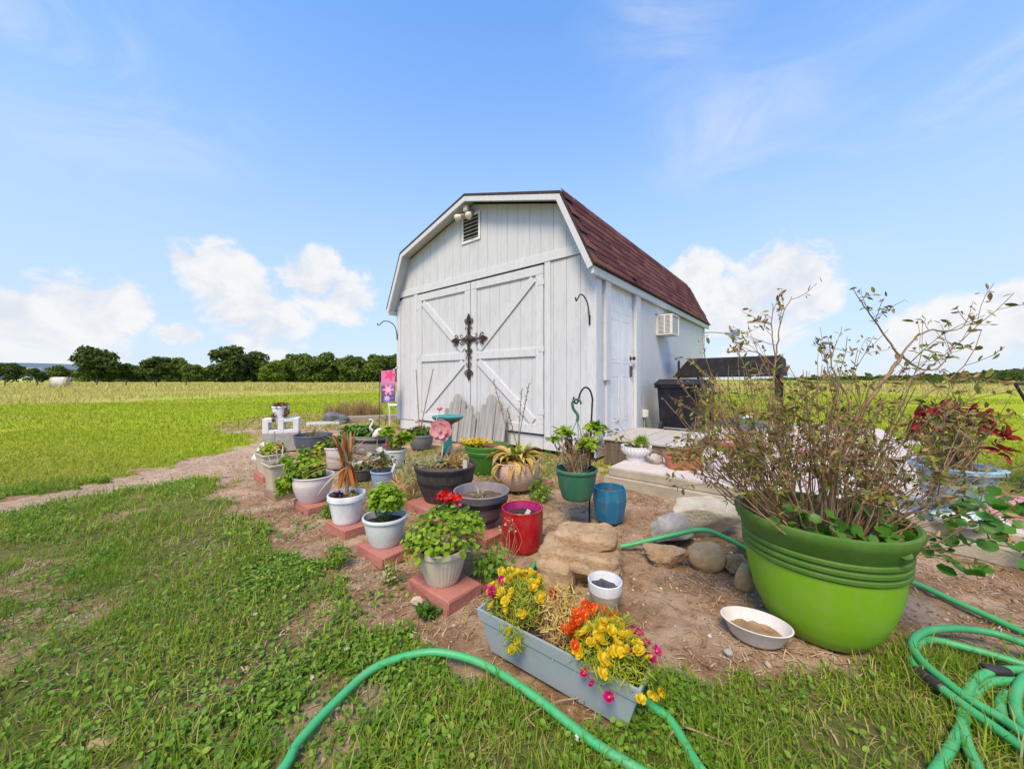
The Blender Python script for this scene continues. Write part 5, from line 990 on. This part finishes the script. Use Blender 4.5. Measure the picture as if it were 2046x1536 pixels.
# 20 pink textured pot, dying hosta
m, t, out = nt('pot_pinkstone'); v_ = nd(t, 'ShaderNodeTexVoronoi'); v_.inputs['Scale'].default_value = 75; tcn = nd(t, 'ShaderNodeTexCoord'); t.links.new(tcn.outputs['Object'], v_.inputs['Vector']); nn_ = noise(t, 8, 5); col = ramp(t, nn_, [(.3, (.54, .37, .29)), (.7, (.66, .48, .39))]); surf(t, out, col, .75, v_.outputs['Distance'], .004)
T = pot('potted_plant', 'pinkish textured round pot with yellowing hosta', .06, 3.27, .02, .125, .20, .25, m, .012, .004, .035, .03, tilt=(.0, -.06)); g = np.random.default_rng(15); L = []
for k in range(90): L.append(strip(g.random() * 6.3, g.uniform(.3, 1.45), g.uniform(.16, .34), .07, g.uniform(1.0, 2.4), (0, 0, .22), 7, .5, g.uniform(0, .06)))
part('withered_leaves', join(L), tanl, T, 3.2); L = [strip(g.random() * 6.3, g.uniform(.8, 1.45), g.uniform(.16, .26), .05, g.uniform(.4, 1.2), (0, 0, .22), 7, .4, .03) for _ in range(26)]; part('green_leaves', join(L), lg, T, 3.2)
part('limp_leaves', join([strip(PI + g.normal(.4, .3), .2, .3, .055, 2.6, (-.1, -.1, .24), 7, .4) for _ in range(5)]), tanl, T, 3.2)
for k, (x0, x1, h) in enumerate(((-.10, -.17, .98), (.0, -.06, .72), (.02, .08, .88), (.05, .15, .93))): part('flower_stalk', join([tube(smoothpath([(x0 * .4, 0, .22), (x0 * .7 + .01 * math.sin(k), 0, h * .5), (x1, 0, h)], 5), .0038, 5)] + [tube([(x0 * .7 + (x1 - x0 * .7) * f, 0, h * (.5 + .5 * f)), (x0 * .7 + (x1 - x0 * .7) * f + .015 * (-1) ** i, 0, h * (.5 + .5 * f) + .018)], .003, 4) for i, f in enumerate(np.linspace(.35, .98, 9))]), ol if k % 2 else twigm, T)
# 21 grey banded bowl
T = pot('planter_tub', 'grey mauve low barrel bowl with black bands and bare soil', -.20, 2.37, Z, .09, .182, .23, plain('barrel_mauve', (.22, .19, .20), .6, .12, 4, .003, 40, (8, 8, 1)), prof=[(.085, 0), (.09, .012), (.085, .03), (.105, .042), (.13, .085), (.16, .15), (.178, .215), (.184, .224), (.181, .230), (.172, .229), (.166, .21), (.15, .16)], depth=.055, soil=dryso); part('band', lathe([(.1605, .145), (.165, .147), (.1755, .183), (.173, .187)], 48), band, T, .8); part('band', lathe([(.107, .040), (.112, .042), (.12, .060), (.117, .066)], 48), band, T, .8); part('weeds', dome(30, (.04, .04, .03), .18, NBLADE, .04, 77), palel, T)
# 22 red pot
redp = plain('pot_red', (.42, .004, .014), .28, .12, 4, .001, 20, spec=.6); T = pot('planter_tub', 'glossy red straight sided pot of bare soil', .06, 2.165, 0, .112, .124, .235, redp, .004, .001, .006, .05); part('shard', xf(box(-.012, .012, -.002, .002, 0, .045), (.02, -.02, .185), ry(.5)), wm, T)
part('inner_glaze', lathe([(.1135, .225), (.108, .186)], 40), plain('glaze_purple', (.34, .02, .16), .3), T, 1.0)
wl_ = thing('dry_weed', 'small dry weed sprig in front of the red pot', 'plant', (-.02, 1.99, 0)); a_ = dome(22, (.05, .03, .08), .17, OVAL, .014, 78); part('stems', stems(9, .01, tips_of(a_), .0018, 2, 0), twigd, wl_); part('leaves', a_, palel, wl_)
# 23 hook with hanging basket
sh = thing('shepherd_hook', 'black iron shepherd hook holding the green hanging basket', 'hook', (.545, 2.52, 0)); part('pole', tube(smoothpath([(-.004, .01, -.05), (-.002, .005, .4), (.012, 0, .80), (.015, 0, .86), (-.005, 0, .925), (-.04, 0, .94), (-.07, 0, .90), (-.085, 0, .845), (-.10, 0, .83), (-.115, 0, .85), (-.115, 0, .875)], 6), .0065, 7), blackm, sh, 1.0)
grb = plain('pot_forest', (.035, .155, .085), .5, .1, 4, .001, 30); T = pot('hanging_basket', 'dark green plastic basket hung from the black hook, with leggy plant', .44, 2.47, .19, .098, .143, .205, grb, .022, .008, .004, .03, cat='hanging basket')
for k in range(6): part('rib', tube([(r_ * math.cos(a), r_ * math.sin(a), z) for a, r_, z in zip(np.linspace(k * 1.05, k * 1.05 + .9, 8), np.linspace(.1, .134, 8) + .001, np.linspace(.02, .175, 8))], .0025, 4), grb, T)
for a in (.6, 2.7, 4.8): part('hanger_wire', tube([(.138 * math.cos(a), .138 * math.sin(a), .2), (.012, .042, .525)], .0026, 5), grb, T)
part('hanger_hook', tube(smoothpath([(.012, .042, .515), (.016, .042, .56), (-.012, .045, .60), (-.02, .045, .645), (.0, .045, .668), (.03, .045, .66), (.042, .045, .635)], 5), np.linspace(.011, .007, 31), 8), grb, T, 1.0)
a_ = dome(70, (.06, .06, .04), .44, OVAL, .045, 81, .7, c=(-.09, 0)); b_ = dome(80, (.05, .05, .04), .47, OVAL, .05, 82, .7, c=(.13, 0)); c_ = dome(70, (.05, .05, .04), .37, OVAL, .055, 83, .7, c=(.07, -.05)); d_ = dome(30, (.03, .03, .03), .40, OVAL, .04, 84, .7, c=(-.16, -.02)); part('foliage', big([a_, b_, c_, d_]), lg, T); e_ = dome(160, (.17, .12, .14), .33, OVAL, .022, 85, .4, .3, c=(.04, 0)); part('dry_foliage', e_, brn, T)
part('stems', join([stems(40, .06, np.concatenate([tips_of(a_), tips_of(b_), tips_of(c_), tips_of(d_)]), .0032, 5, .17), stems(110, .06, tips_of(e_), .002, 6, .17, 3)]), twigd, T)
# 24 blue octagonal pot
oct_ = plain('pot_blue', (.012, .155, .30), .4, .08, 4, .001, 20, spec=.5); T = pot('planter_tub', 'bright blue faceted octagonal pot of bare soil', .685, 2.55, 0, .085, .118, .242, oct_, prof=[(.07, 0), (.088, .012), (.105, .07), (.118, .16), (.114, .24), (.108, .241), (.106, .22), (.1, .18)], depth=.045, n=8, smooth=None, soil=dryso, rot=.3)
# 26 two tone cup, 27 white oval dish
T = thing('cup_planter', 'white and tan two tone cup planter in front of the boulder', 'planter', (.407, 1.585, 0)); part('pot', lathe([(.046, 0), (.052, .006), (.066, .065), (.0695, .078)], 40), plain('cup_tan', (.42, .37, .29), .8, .12, 14, .002, 60), T, .8); part('rim', lathe([(.0697, .0785), (.073, .10), (.0735, .122), (.0705, .124), (.066, .10), (.06, .06), (.05, .045)], 40), plain('cup_white', (.74, .77, .82), .35, .04), T, .8); part('soil', soil_disc(.0655, .088), plain('wet_soil', (.035, .038, .05), .4, .3, 30), T, 1.0)
T = thing('oval_dish', 'white oval plastic dish with caked mud beside the big green planter', 'dish', (.94, 1.395, 0), -.45); part('dish', lathe([(.062, 0), (.075, .012), (.098, .066), (.101, .068), (.096, .069), (.082, .03), (.07, .016)], 44, 1.15, .86, lambda a, z: 1 + (.025 * math.cos(2 * a + .5) if z > .05 else 0)), plain('dish_white', (.70, .66, .64), .5, .06, 8, .001, 30, stain=(.55, .46, .40), stain_amt=.4), T, .8); part('mud', soil_disc(.078, .028, 1.15, .86, 9), plain('mud', (.27, .17, .09), .9, .4, 14, .01, 40, stain=(.45, .33, .2)), T, 1.0)
# patio pots
m_fl = plain('pot_fluted', (.72, .73, .74), .6, .05, 8, .001); fl_ = lambda a, z: 1 + (.055 * abs(math.cos(13 * a)) if .0 < z < .135 else 0)
T = pot('potted_plant', 'white fluted pedestal bowl with fine green plant on the patio edge', 1.285, 3.74, .163, .1, .145, .15, m_fl, prof=[(.095, 0), (.098, .035), (.092, .045), (.10, .055), (.135, .08), (.147, .11), (.149, .142), (.152, .15), (.142, .151), (.138, .14), (.12, .11)], depth=.02, fn=fl_, n=144, smooth=.5); part('foliage', dome(420, (.055, .05, .065), .165, NBLADE, .045, 91, .4, .2, c=(.05, 0)), lg, T); part('succulent', dome(60, (.06, .04, .03), .14, OVAL, .035, 92, c=(-.06, -.01)), ol, T); part('tag', xf(box(-.008, .008, -.001, .001, 0, .05), (.02, -.1, .13), rx(-.2)), wm, T)
terr = plain('terracotta_plastic', (.46, .155, .075), .6, .08, 6, .001, 40); T = pot('potted_plant', 'terracotta clover shaped planter with red flowers on the patio', 1.60, 3.42, .163, .14, .17, .12, terr, .018, .007, .0, .03, sx=1.05, sy=.8, fn=lambda a, z: 1 + .17 * math.cos(3 * a - .6), n=96, rot=-.5); a_ = dome(90, (.08, .06, .06), .15, OVAL, .03, 93, c=(.10, .0)); part('foliage', a_, ol, T); add_flowers(T, F_RED, [(.10, -.05, .20), (.14, -.02, .17), (.06, -.06, .16)], .028, 3); add_flowers(T, F_ORG, [(.03, -.03, .19), (.05, .02, .2)], .024, 4)
put_rock('stone', 'pale pink white stone between the fluted bowl and the terracotta planter', (1.42, 3.60, .163), (.17, .13, .12), r_pink, 8, .3, .008)
# urn with red leaved plant on the right
m, t, out = nt('urn_painted'); n1 = noise(t, 5, 6, .65, (1, 1, 3.5), dist=.8); col = ramp(t, n1, [(.36, (.70, .72, .72)), (.46, (.40, .56, .62)), (.56, (.08, .26, .36)), (.68, (.62, .66, .68))]); surf(t, out, col, .6, n1, .003); urnm = m
T = pot('urn_planter', 'blue and white painted urn with red leaved plant on the right', 2.62, 2.14, .163, .12, .185, .33, urnm, prof=[(.13, 0), (.135, .03), (.09, .06), (.085, .09), (.13, .15), (.15, .22), (.155, .285), (.19, .305), (.195, .325), (.185, .33), (.15, .325), (.14, .30)], depth=.03, cat='planter')
a_ = dome(170, (.20, .16, .18), .50, OVAL, .04, 101, .4, .5, c=(-.04, 0)); g = np.random.default_rng(5); part('red_leaves', big([dome(13, (.04, .04, .04), z, LANCE, .075, 110 + k, .5, .2, c=(x, y)) for k, (x, y, z) in enumerate(((-.16, 0, .64), (-.09, -.05, .66), (.06, -.05, .65), (.15, -.1, .50), (.17, -.08, .42), (-.22, -.02, .55), (.20, 0, .60), (-.02, .02, .61)))]), redl, T)
part('olive_leaves', a_, ol, T); part('brown_leaves', dome(110, (.21, .16, .14), .56, LANCE, .045, 103, .4, .4), brn, T); part('stems', stems(120, .08, np.concatenate([tips_of(a_)]), .0032, 9, .29), twigm, T)
# ---------------------------------------------------------------- rocks
b1 = rock((.37, .27, .215), 21, .07, 2, 5, 9.); b2 = xf(rock((.31, .20, .31), 33, .08, 1, 5, 6.), (.035, .05, -.01), rz(.15)); b3 = xf(rock((.16, .13, .185), 35, .08, 1, 4, 6.), (-.09, -.10, -.01), rz(-.2)); b4 = xf(rock((.30, .20, .10), 37, .10, 1, 4, 5.), (.03, .03, .165), rz(-.1)); bo = join([b1, b2, b3, b4]); v = bo[0]; v[:] += ((np.abs(noise3(v, 9) - .5) - .06)[:, None] * .07 + (noise3(v + 3, 24) - .5)[:, None] * .018) * (v - (0, 0, .1)) / (np.linalg.norm(v - (0, 0, .1), axis=1)[:, None] + 1e-6)
v[:, :2] *= (1 + .022 * np.sin(v[:, 2:3] * 85 + noise3(v, 7)[:, None] * 12)); v[:, :2] *= 1.08 - .5 * np.clip(v[:, 2:3] - .08, 0, 1); v[:, 2] *= .95
tag(part('boulder', bo, r_tan, None, .5, (.345, 1.86, -.02), (0, 0, -.30)), 'big stepped sandstone boulder between the red pot and the cup planter', 'rock')
put_rock('boulder', 'large creamy white flat boulder behind the green hose', (1.24, 2.36), (.54, .36, .26), r_white, 5, .2, .015, rough=.16, p=3.); put_rock('boulder', 'pale grey pointed stone left of the creamy boulder', (1.0, 2.235), (.28, .19, .20), r_grey, 9, .5, .01, p=3.); put_rock('stone', 'rough tan stone left of the round one', (.835, 1.98), (.25, .17, .125), r_tan, 12, -.3, .015, rough=.4); put_rock('stone', 'smooth round brown stone in the rock group', (1.045, 1.945), (.20, .17, .165), r_brown, 4, 0, .015, rough=.09, cuts=1)
put_rock('stone', 'small angular rusty stone right of the round one', (1.17, 1.90), (.13, .11, .115), r_tan, 15, .8, .01, rough=.5); put_rock('stone', 'brown stone tucked behind the big green planter rim', (1.36, 2.06), (.15, .14, .19), r_brown, 17, .4, .01, rough=.15, cuts=2); put_rock('stone', 'orange brown stone against the foot of the big green planter', (1.115, 1.74), (.11, .11, .14), r_brown, 19, .4, .01, rough=.15, cuts=2)
put_rock('stone', 'small pale tan stone in front of the nearest paver', (-.42, 1.60), (.055, .045, .05), r_white, 23, .2, .006); put_rock('stone', 'tiny white stone on the soil beside the oval dish', (.79, 1.32), (.035, .03, .025), r_pink, 25, .2, .004); put_rock('stone', 'flat brown stone half buried in the lawn bottom left', (-1.12, .985), (.10, .06, .03), r_brown, 27, .2, .004)
su = thing('succulent_rosette', 'low green succulent growing in front of the nearest paver', 'plant', (-.36, 1.545, 0)); g = np.random.default_rng(8); part('leaves', join([strip(g.random() * 6.3, g.uniform(.2, 1.3), g.uniform(.035, .06), .016, .5, (g.normal(0, .012), g.normal(0, .012), 0), 4) for _ in range(60)]), gm_, su)
for i, (x, y, sz, lb) in enumerate([(-.93, 1.93, .07, 'weed tuft between the first two pavers of the row'), (-.60, 1.78, .05, 'thin grass tuft at the lawn edge near the second paver'), (-.10, 1.80, .10, 'leafy weed behind the beige flower pot'), (-1.33, 2.62, .06, 'weed tuft beside the third paver'), (.24, 3.0, .10, 'green weed clump right of the pink textured pot'), (.55, 3.35, .10, 'tall weeds at the shed corner behind the hanging basket'), (2.75, 1.78, .14, 'grass clump at the patio corner on the right')]):
    T = thing('weed_tuft', lb, 'plant', (x, y, 0), 0, 'weeds among the pots'); part('leaves', dome(150, (sz * 1.1, sz, sz * 1.2), sz * .6, OVAL, sz * .28, 120 + i, .5, .2), weedm if i != 1 else palel, T); part('blades', tuft(70, sz * .6, sz * 1.9, .004, .5, 40 + i), grass_near, T)
# ---------------------------------------------------------------- hoses
hosem = plain('hose_green', (.05, .38, .135), .5, .12, 3, .0008, 120, spec=.5)
RH = .0125
def hpath(pts): 
    out_ = []
    for p in pts:
        if len(p) == 2: x, y = ground_pt(p[0], p[1], RH + .014); out_.append((x, y, RH + .014))
        else: out_.append(p)
    return smoothpath(out_, 9)
h1 = [(.64, 2.1, .03), (.94, 2.085, .105), (1.08, 2.04, .150), (1.20, 2.02, .11), (1.33, 1.97, .05), (1.5, 1.88, .016), (1.75, 1.85, .014), (1.93, 1.775, .014), (1.965, 1.6, .014), (1.99, 1.42, .014), (2.02, 1.1, .014)]
T = thing('garden_hose', 'green garden hose crossing the rocks and looping round the flower trough', 'hose')
part('hose_tube', tube(hpath([(1.33, .62, .014), (.9, .66, .014), (.62, .74, .014), (.52, .85, .014), (1400, 1536), (1340, 1440), (1287, 1397), (.30, 1.30, .014), (.13, 1.5, .014), (.09, 1.72, .014), (.13, 1.95, .014), (.3, 2.1, .014), (.5, 2.12, .02)] + h1), RH, 12), hosem, T, 1.2)
T = thing('garden_hose', 'green garden hose curving through the lawn in front of the flower trough', 'hose')
part('hose_tube', tube(hpath([(-.62, .75, .014), (565, 1536), (598, 1480), (672, 1400), (752, 1332), (850, 1303), (930, 1313), (1000, 1345), (1080, 1400), (1180, 1478), (1290, 1545), (.5, .80, .014)]), RH, 12), hosem, T, 1.2)
T = thing('garden_hose', 'coiled green garden hose with black couplings on the right lawn', 'hose'); lift = lambda pts, z: [(*ground_pt(a, b, z + .016), z + .016) for a, b in pts]
for pts, z in (([(2090, 1298), (2046, 1285), (1990, 1266), (1929, 1256), (1875, 1256), (1838, 1266), (1823, 1288), (1842, 1320), (1886, 1358), (1938, 1397), (2006, 1438), (2046, 1467), (2120, 1520)], .036), ([(2100, 1345), (2046, 1327), (1973, 1305), (1918, 1290), (1862, 1278), (1836, 1286), (1824, 1314), (1832, 1340)], .014),
               ([(1884, 1377), (1940, 1419), (1995, 1458), (2046, 1495), (2120, 1550)], .030), ([(2120, 1338), (2046, 1338), (1995, 1339), (1962, 1349), (1938, 1373), (1926, 1410), (1924, 1452), (1936, 1495), (1960, 1545), (1990, 1600)], .014), ([(2100, 1366), (2030, 1361), (1986, 1362), (1956, 1379), (1936, 1415), (1918, 1458), (1895, 1500), (1866, 1545), (1830, 1600)], .010), ([(2100, 1330), (2050, 1352), (2030, 1386), (2030, 1419), (2046, 1452), (2100, 1490)], .022), ([(2012, 1385), (2001, 1400), (1999, 1414), (2006, 1436), (2030, 1460)], .012)):
    part('hose_tube', tube(smoothpath(lift(pts, z), 8), RH, 12), hosem, T, 1.2)
blk = plain('coupling_black', (.03, .026, .026), .5, .3, 20, .001)
a_ = np.array(lift([(1832, 1340)], .018)[0]); b_ = np.array(lift([(1884, 1377)], .026)[0]); d_ = b_ - a_
part('coupling', join([tube([a_ + d_ * f for f in (-.05, .0, .02, .45, .47, .55, .57, 1.0, 1.05)], (.014, .0145, .017, .017, .0145, .0145, .0175, .0175, .014), 12)]), blk, T, .6)
a_ = np.array(lift([(1990, 1340)], .016)[0]); d_ = np.array((.035, -.008, .0)); part('coupling', tube([a_ + d_ * f for f in (-1, -.9, .8, 1)], (.014, .0185, .0175, .014), 12), blk, T, .6); 
# ---------------------------------------------------------------- portulaca trough
trm = plain('trough_blue', (.30, .37, .41), .5, .07, 5, .001, 30, stain=(.24, .29, .32), stain_amt=.35)
TA = math.radians(-36.6); T = thing('flower_trough', 'long grey blue trough of yellow, orange and magenta portulaca', 'planter', (.158, 1.222, 0), TA)
def rect_ring(w, d, z): return [(-w, -d, z), (w, -d, z), (w, d, z), (-w, d, z)]
rings = [(.245, .052, 0), (.25, .056, .004), (.283, .072, .112), (.288, .077, .114), (.297, .082, .150), (.297, .0825, .156), (.290, .0755, .156), (.283, .069, .120), (.275, .064, .09)]; V = []; F = []
for w, d, z in rings: V += rect_ring(w, d, z)
for k in range(len(rings) - 1): F += [(4 * k + i, 4 * k + (i + 1) % 4, 4 * k + 4 + (i + 1) % 4, 4 * k + 4 + i) for i in range(4)]
F.append((3, 2, 1, 0)); part('trough', shp(V, F), trm, T)
s = shp([(x, y, .118 + .012 * (random.random() - .5)) for y in np.linspace(-.068, .068, 7) for x in np.linspace(-.282, .282, 25)], [(j * 25 + i, j * 25 + i + 1, j * 25 + i + 26, j * 25 + i + 25) for j in range(6) for i in range(24)]); part('soil', s, soilm, T)
NEED = shp([(-.07, 0, 0), (.07, 0, 0), (.03, 1, .25), (-.03, 1, .25)], [(0, 1, 2, 3)])
a_ = dome(2600, (.125, .115, .115), .165, NEED, .022, 131, .3, .25, c=(-.185, .03)); b_ = dome(3200, (.135, .12, .105), .16, NEED, .022, 132, .3, .25, c=(.185, -.0)); part('foliage', big([a_, b_, dome(260, (.05, .04, .07), .13, NEED, .022, 133, .3, .2, c=(-.12, -.095), low=-1)]), yg, T)
c_ = dome(1300, (.10, .09, .15), .13, NEED, .030, 134, .25, .2, c=(.0, .035)); part('dry_foliage', c_, tanl, T); part('stems', join([stems(150, .07, tips_of(c_), .0016, 3, .11, 3), xf(stems(90, .08, tips_of(a_) + (.185, 0, 0), .0016, 4, .11, 3), (-.185, 0, 0)), xf(stems(90, .08, tips_of(b_) - (.185, 0, 0), .0016, 5, .11, 3), (.185, 0, 0))]), twigd, T)
g = np.random.default_rng(21)
def head(cx, cy, n, sx_, sy_, sz_): return [(cx + sx_ * math.cos(a) * r_, cy + sy_ * math.sin(a) * r_, .165 + sz_ * math.sqrt(max(0, 1 - r_ * r_)) + g.normal(0, .008)) for a, r_ in zip(g.random(n) * 6.3, np.sqrt(g.random(n)))]
add_flowers(T, F_YEL, head(-.185, .03, 42, .125, .11, .10), .018, 22); add_flowers(T, F_MAG, head(-.235, .0, 10, .07, .08, .075), .018, 23); add_flowers(T, F_RED, head(-.06, .06, 7, .04, .03, .06), .017, 24)
add_flowers(T, F_YEL, head(.20, -.04, 46, .11, .085, .09), .019, 25); add_flowers(T, F_ORG, head(.095, .0, 22, .05, .09, .09), .018, 26); add_flowers(T, F_ORG, head(.13, .09, 8, .06, .03, .07), .016, 30); add_flowers(T, F_MAG, head(.25, .02, 13, .06, .09, .07), .0185, 27); add_flowers(T, F_MAG, [(.17, -.11, .13), (.22, -.11, .12), (.14, -.10, .14)], .017, 28); add_flowers(T, F_YEL, [(-.10, -.10, .13), (-.11, -.115, .105), (-.13, -.10, .15), (.30, -.09, .14), (.32, -.04, .13), (.335, .0, .12)], .018, 29)
add_flowers(T, F_YEL, head(.0, .05, 5, .06, .05, .07), .013, 31); add_flowers(T, F_ORG, head(.03, -.03, 6, .05, .05, .04), .014, 32)
# ---------------------------------------------------------------- big green planter with shrub
gpm = plain('pot_lime', (.20, .42, .015), .5, .10, 2.5, .001, 30, spec=.35); gpr = plain('pot_lime_rim', (.075, .17, .022), .5, .10, 3, .001, 30, spec=.35)
GPX = 1.245; GP = thing('shrub_planter', 'huge lime green round planter with tall twiggy shrub', 'planter', (GPX, 1.47, 0)); GP.scale = (1.03, 1.03, 1.05)
part('pot', lathe([(.135, 0), (.155, .006), (.185, .05), (.215, .12), (.235, .2), (.246, .28)], 72), gpm, GP, .7)
part('rim', lathe([(.2465, .2805), (.254, .288), (.2545, .298), (.247, .303), (.248, .307), (.256, .312), (.2565, .322), (.249, .327), (.25, .332), (.258, .338), (.2585, .348), (.252, .353), (.256, .358), (.266, .385), (.279, .405), (.284, .425), (.282, .437), (.272, .441), (.262, .435), (.255, .40), (.25, .36)], 72), gpr, GP, .6)
part('soil', soil_disc(.25, .375, 1, 1, 4), dryso, GP, 1.0)
g = np.random.default_rng(44); L = []; LF = []; BR = []; GN = []
def grow(p, d, ln, rad, lvl, bend=.25, tgt=None):
    """one branch: a wandering tapered tube, twigs along it, leaves near the ends"""
    p = np.array(p, float); d = np.array(d, float); n = max(4, int(ln / .05)); P = [p.copy()]
    for k in range(n): d = d / np.linalg.norm(d) + g.normal(0, bend, 3) * .35 + np.array([0, 0, .03]); d /= np.linalg.norm(d); p = p + d * ln / n; P.append(p.copy())
    L.append(tube(P, np.linspace(rad, max(rad * .4, .0009), len(P)), 5 if rad > .003 else 4 if rad > .0016 else 3, False)); 
    if lvl > 0:
        for k in range(g.integers(2, 4)):
            i = g.integers(n // 3, n); dd = d + g.normal(0, .55, 3) + np.array([0, 0, .15]); grow(P[i], dd, ln * g.uniform(.25, .5), rad * .55, lvl - 1, .35)
    if lvl <= 1:
        for k in range(5 if lvl == 0 else 3): i = g.integers(max(1, n // 2), n + 1); (LF if g.random() < .48 else BR).append(P[i] + g.normal(0, .006, 3))
    return P
for k in range(100):                                        # fan of stems rising from the pot
    a = g.random() * 2 * PI; r0 = .17 * math.sqrt(g.random()); b = (r0 * math.cos(a), r0 * math.sin(a), .37); out_ = g.uniform(.15, .95); ln = g.uniform(.30, .62) * (1.1 if math.cos(a) < .3 else .95)
    grow(b, (math.cos(a) * out_, math.sin(a) * out_ * .6, 1), ln, g.uniform(.0019, .0042), 2, .20)
for k in range(34):                                        # low stems leaning far out to either side
    s_ = -1 if k < 22 else 1; b = (s_ * .12 + g.normal(0, .04), g.normal(0, .07), .37); grow(b, (s_ * g.uniform(.8, 1.3), g.normal(0, .3), g.uniform(.5, 1.0)), g.uniform(.40, .68), g.uniform(.0022, .0036), 2, .18)
def hero(pts, r0, r1, Y=1.47):
    P = [np.array([(px - 1023) / 723 * (Y + dy) - GPX, Y + dy - 1.47, (1 - (py - 757) / 723 * (Y + dy)) / 1.05]) for px, py, dy in pts]; P = smoothpath(P, 5); P = [p + g.normal(0, .0012, 3) for p in P]; L.append(tube(P, np.linspace(r0, r1, len(P)), 6, False)); return P
h_ = [hero([(1625, 1030, 0), (1655, 950, 0), (1690, 870, .02), (1740, 790, .02), (1780, 735, .02), (1795, 715, .02)], .0095, .006), hero([(1795, 715, .02), (1770, 680, .02), (1745, 640, .02), (1722, 610, .02), (1703, 578, .02)], .0042, .0013), hero([(1795, 715, .02), (1818, 680, .01), (1850, 660, 0), (1880, 662, 0), (1912, 655, 0), (1921, 642, 0)], .0042, .0013), hero([(1798, 712, .02), (1830, 735, .02), (1862, 738, .02), (1885, 715, .02), (1897, 690, .02)], .0045, .0013),
      hero([(1560, 1020, -.02), (1545, 930, 0), (1540, 840, 0), (1548, 760, .01), (1556, 690, .01), (1562, 640, .01), (1584, 592, .01)], .006, .0014), hero([(1552, 720, .01), (1545, 660, .01), (1547, 605, .01)], .0028, .0012), hero([(1550, 735, .01), (1520, 705, 0), (1490, 700, 0), (1462, 672, 0)], .0028, .001), hero([(1700, 860, 0), (1690, 790, 0), (1660, 730, 0), (1672, 680, 0)], .004, .0013), hero([(1720, 820, .02), (1745, 760, 0), (1790, 765, -.02), (1840, 745, -.02)], .004, .0012)]
for P in h_[1:]:
    for k in range(7): i = g.integers(len(P) // 3, len(P)); d = P[i] - P[i - 1]; grow(P[i], d / np.linalg.norm(d) + g.normal(0, .7, 3), g.uniform(.04, .12), .0014, 0, .4)
for k in range(16): a = g.uniform(-1.2, .9); b = (.20 * math.cos(a), .20 * math.sin(a) - .03, .38); P = grow(b, (math.cos(a) + .2, math.sin(a) * .6 - .3, .45), g.uniform(.12, .42), .0024, 0, .3); GN += [P[-1], P[-2], P[-1] + g.normal(0, .02, 3)]
for k in range(26): a = g.uniform(-2.9, .3); GN.append(np.array([.20 * math.cos(a), .20 * math.sin(a), g.uniform(.40, .48)]))
part('branches', join(L), twigm, GP, 1.5)
def leaves_at(P, sz, seed): P = np.array(P); n = len(P); q_ = np.random.default_rng(seed); return scatter(LANCE, P, frames(q_.normal(0, 1, (n, 3)) + (0, -.3, .5), q_.random(n) * 6.3, sz * q_.uniform(.6, 1.4, n)))
part('olive_leaves', leaves_at(LF, .023, 1), leafy('leaf_shrub', [(0, (.11, .13, .02)), (.5, (.21, .24, .035)), (1, (.34, .33, .07))], .35), GP); part('brown_leaves', leaves_at(BR, .021, 2), leafy('leaf_rust', [(0, (.14, .07, .022)), (.5, (.28, .16, .05)), (1, (.44, .29, .11))], .3), GP)
GP2 = np.array(GN); GP2 = np.concatenate([GP2, GP2 + g.normal(0, .02, GP2.shape), GP2 + g.normal(0, .025, GP2.shape)]); n = len(GP2); part('green_leaves', scatter(ROUND, GP2, frames(g.normal(0, .5, (n, 3)) + (0, -.35, .8), g.random(n) * 6.3, .037 * g.uniform(.6, 1.2, n))), leafy('leaf_fresh', [(0, (.05, .17, .012)), (1, (.11, .29, .025))], .4, .4, .4), GP)
# low wild flowers and twigs in the lawn
for i, (px, py) in enumerate(((1150, 1500), (508, 1245), (622, 1375), (690, 1315))): x, y = ground_pt(px, py); T = thing('daisy', ('tiny white flower in the lawn below the trough', 'tiny white flower in the lawn left of the pavers', 'tiny white flower left of the hose curve', 'tiny white flower just above the hose curve')[i], 'flower', (x, y, 0), 0, 'white flowers in the lawn'); part('stem', tube([(0, 0, 0), (.003, 0, .035)], .001, 4), stemm, T); add_flowers(T, F_WHT, [(.003, 0, .036)], .008, i)
tw = thing('fallen_twig', 'forked brown twig lying on the lawn right of the flower trough', 'twig', (*ground_pt(1350, 1490), .012)); part('stem', tube(smoothpath([(-.05, -.06, 0), (-.02, -.0, .01), (.03, .02, .02), (.10, .0, .012), (.17, -.03, .005)], 4), .0026, 5), twigd, tw); part('fork', tube([(.03, .02, .02), (.05, .06, .03)], .002, 5), twigd, tw)
tw = thing('fallen_twig', 'long brown twig lying on the lawn between trough and hose', 'twig', (*ground_pt(1060, 1445), .012)); part('stem', tube(smoothpath([(-.06, -.05, 0), (-.01, .0, .006), (.07, .05, .004), (.15, .06, .01)], 4), .0024, 5), twigd, tw); part('fork', tube([(-.01, 0, .006), (.01, -.03, .01)], .0018, 4), twigd, tw)
sc.cycles.max_bounces = 6; sc.cycles.diffuse_bounces = 3; sc.cycles.glossy_bounces = 2; sc.cycles.transmission_bounces = 3; sc.cycles.caustics_reflective = False; sc.cycles.caustics_refractive = False
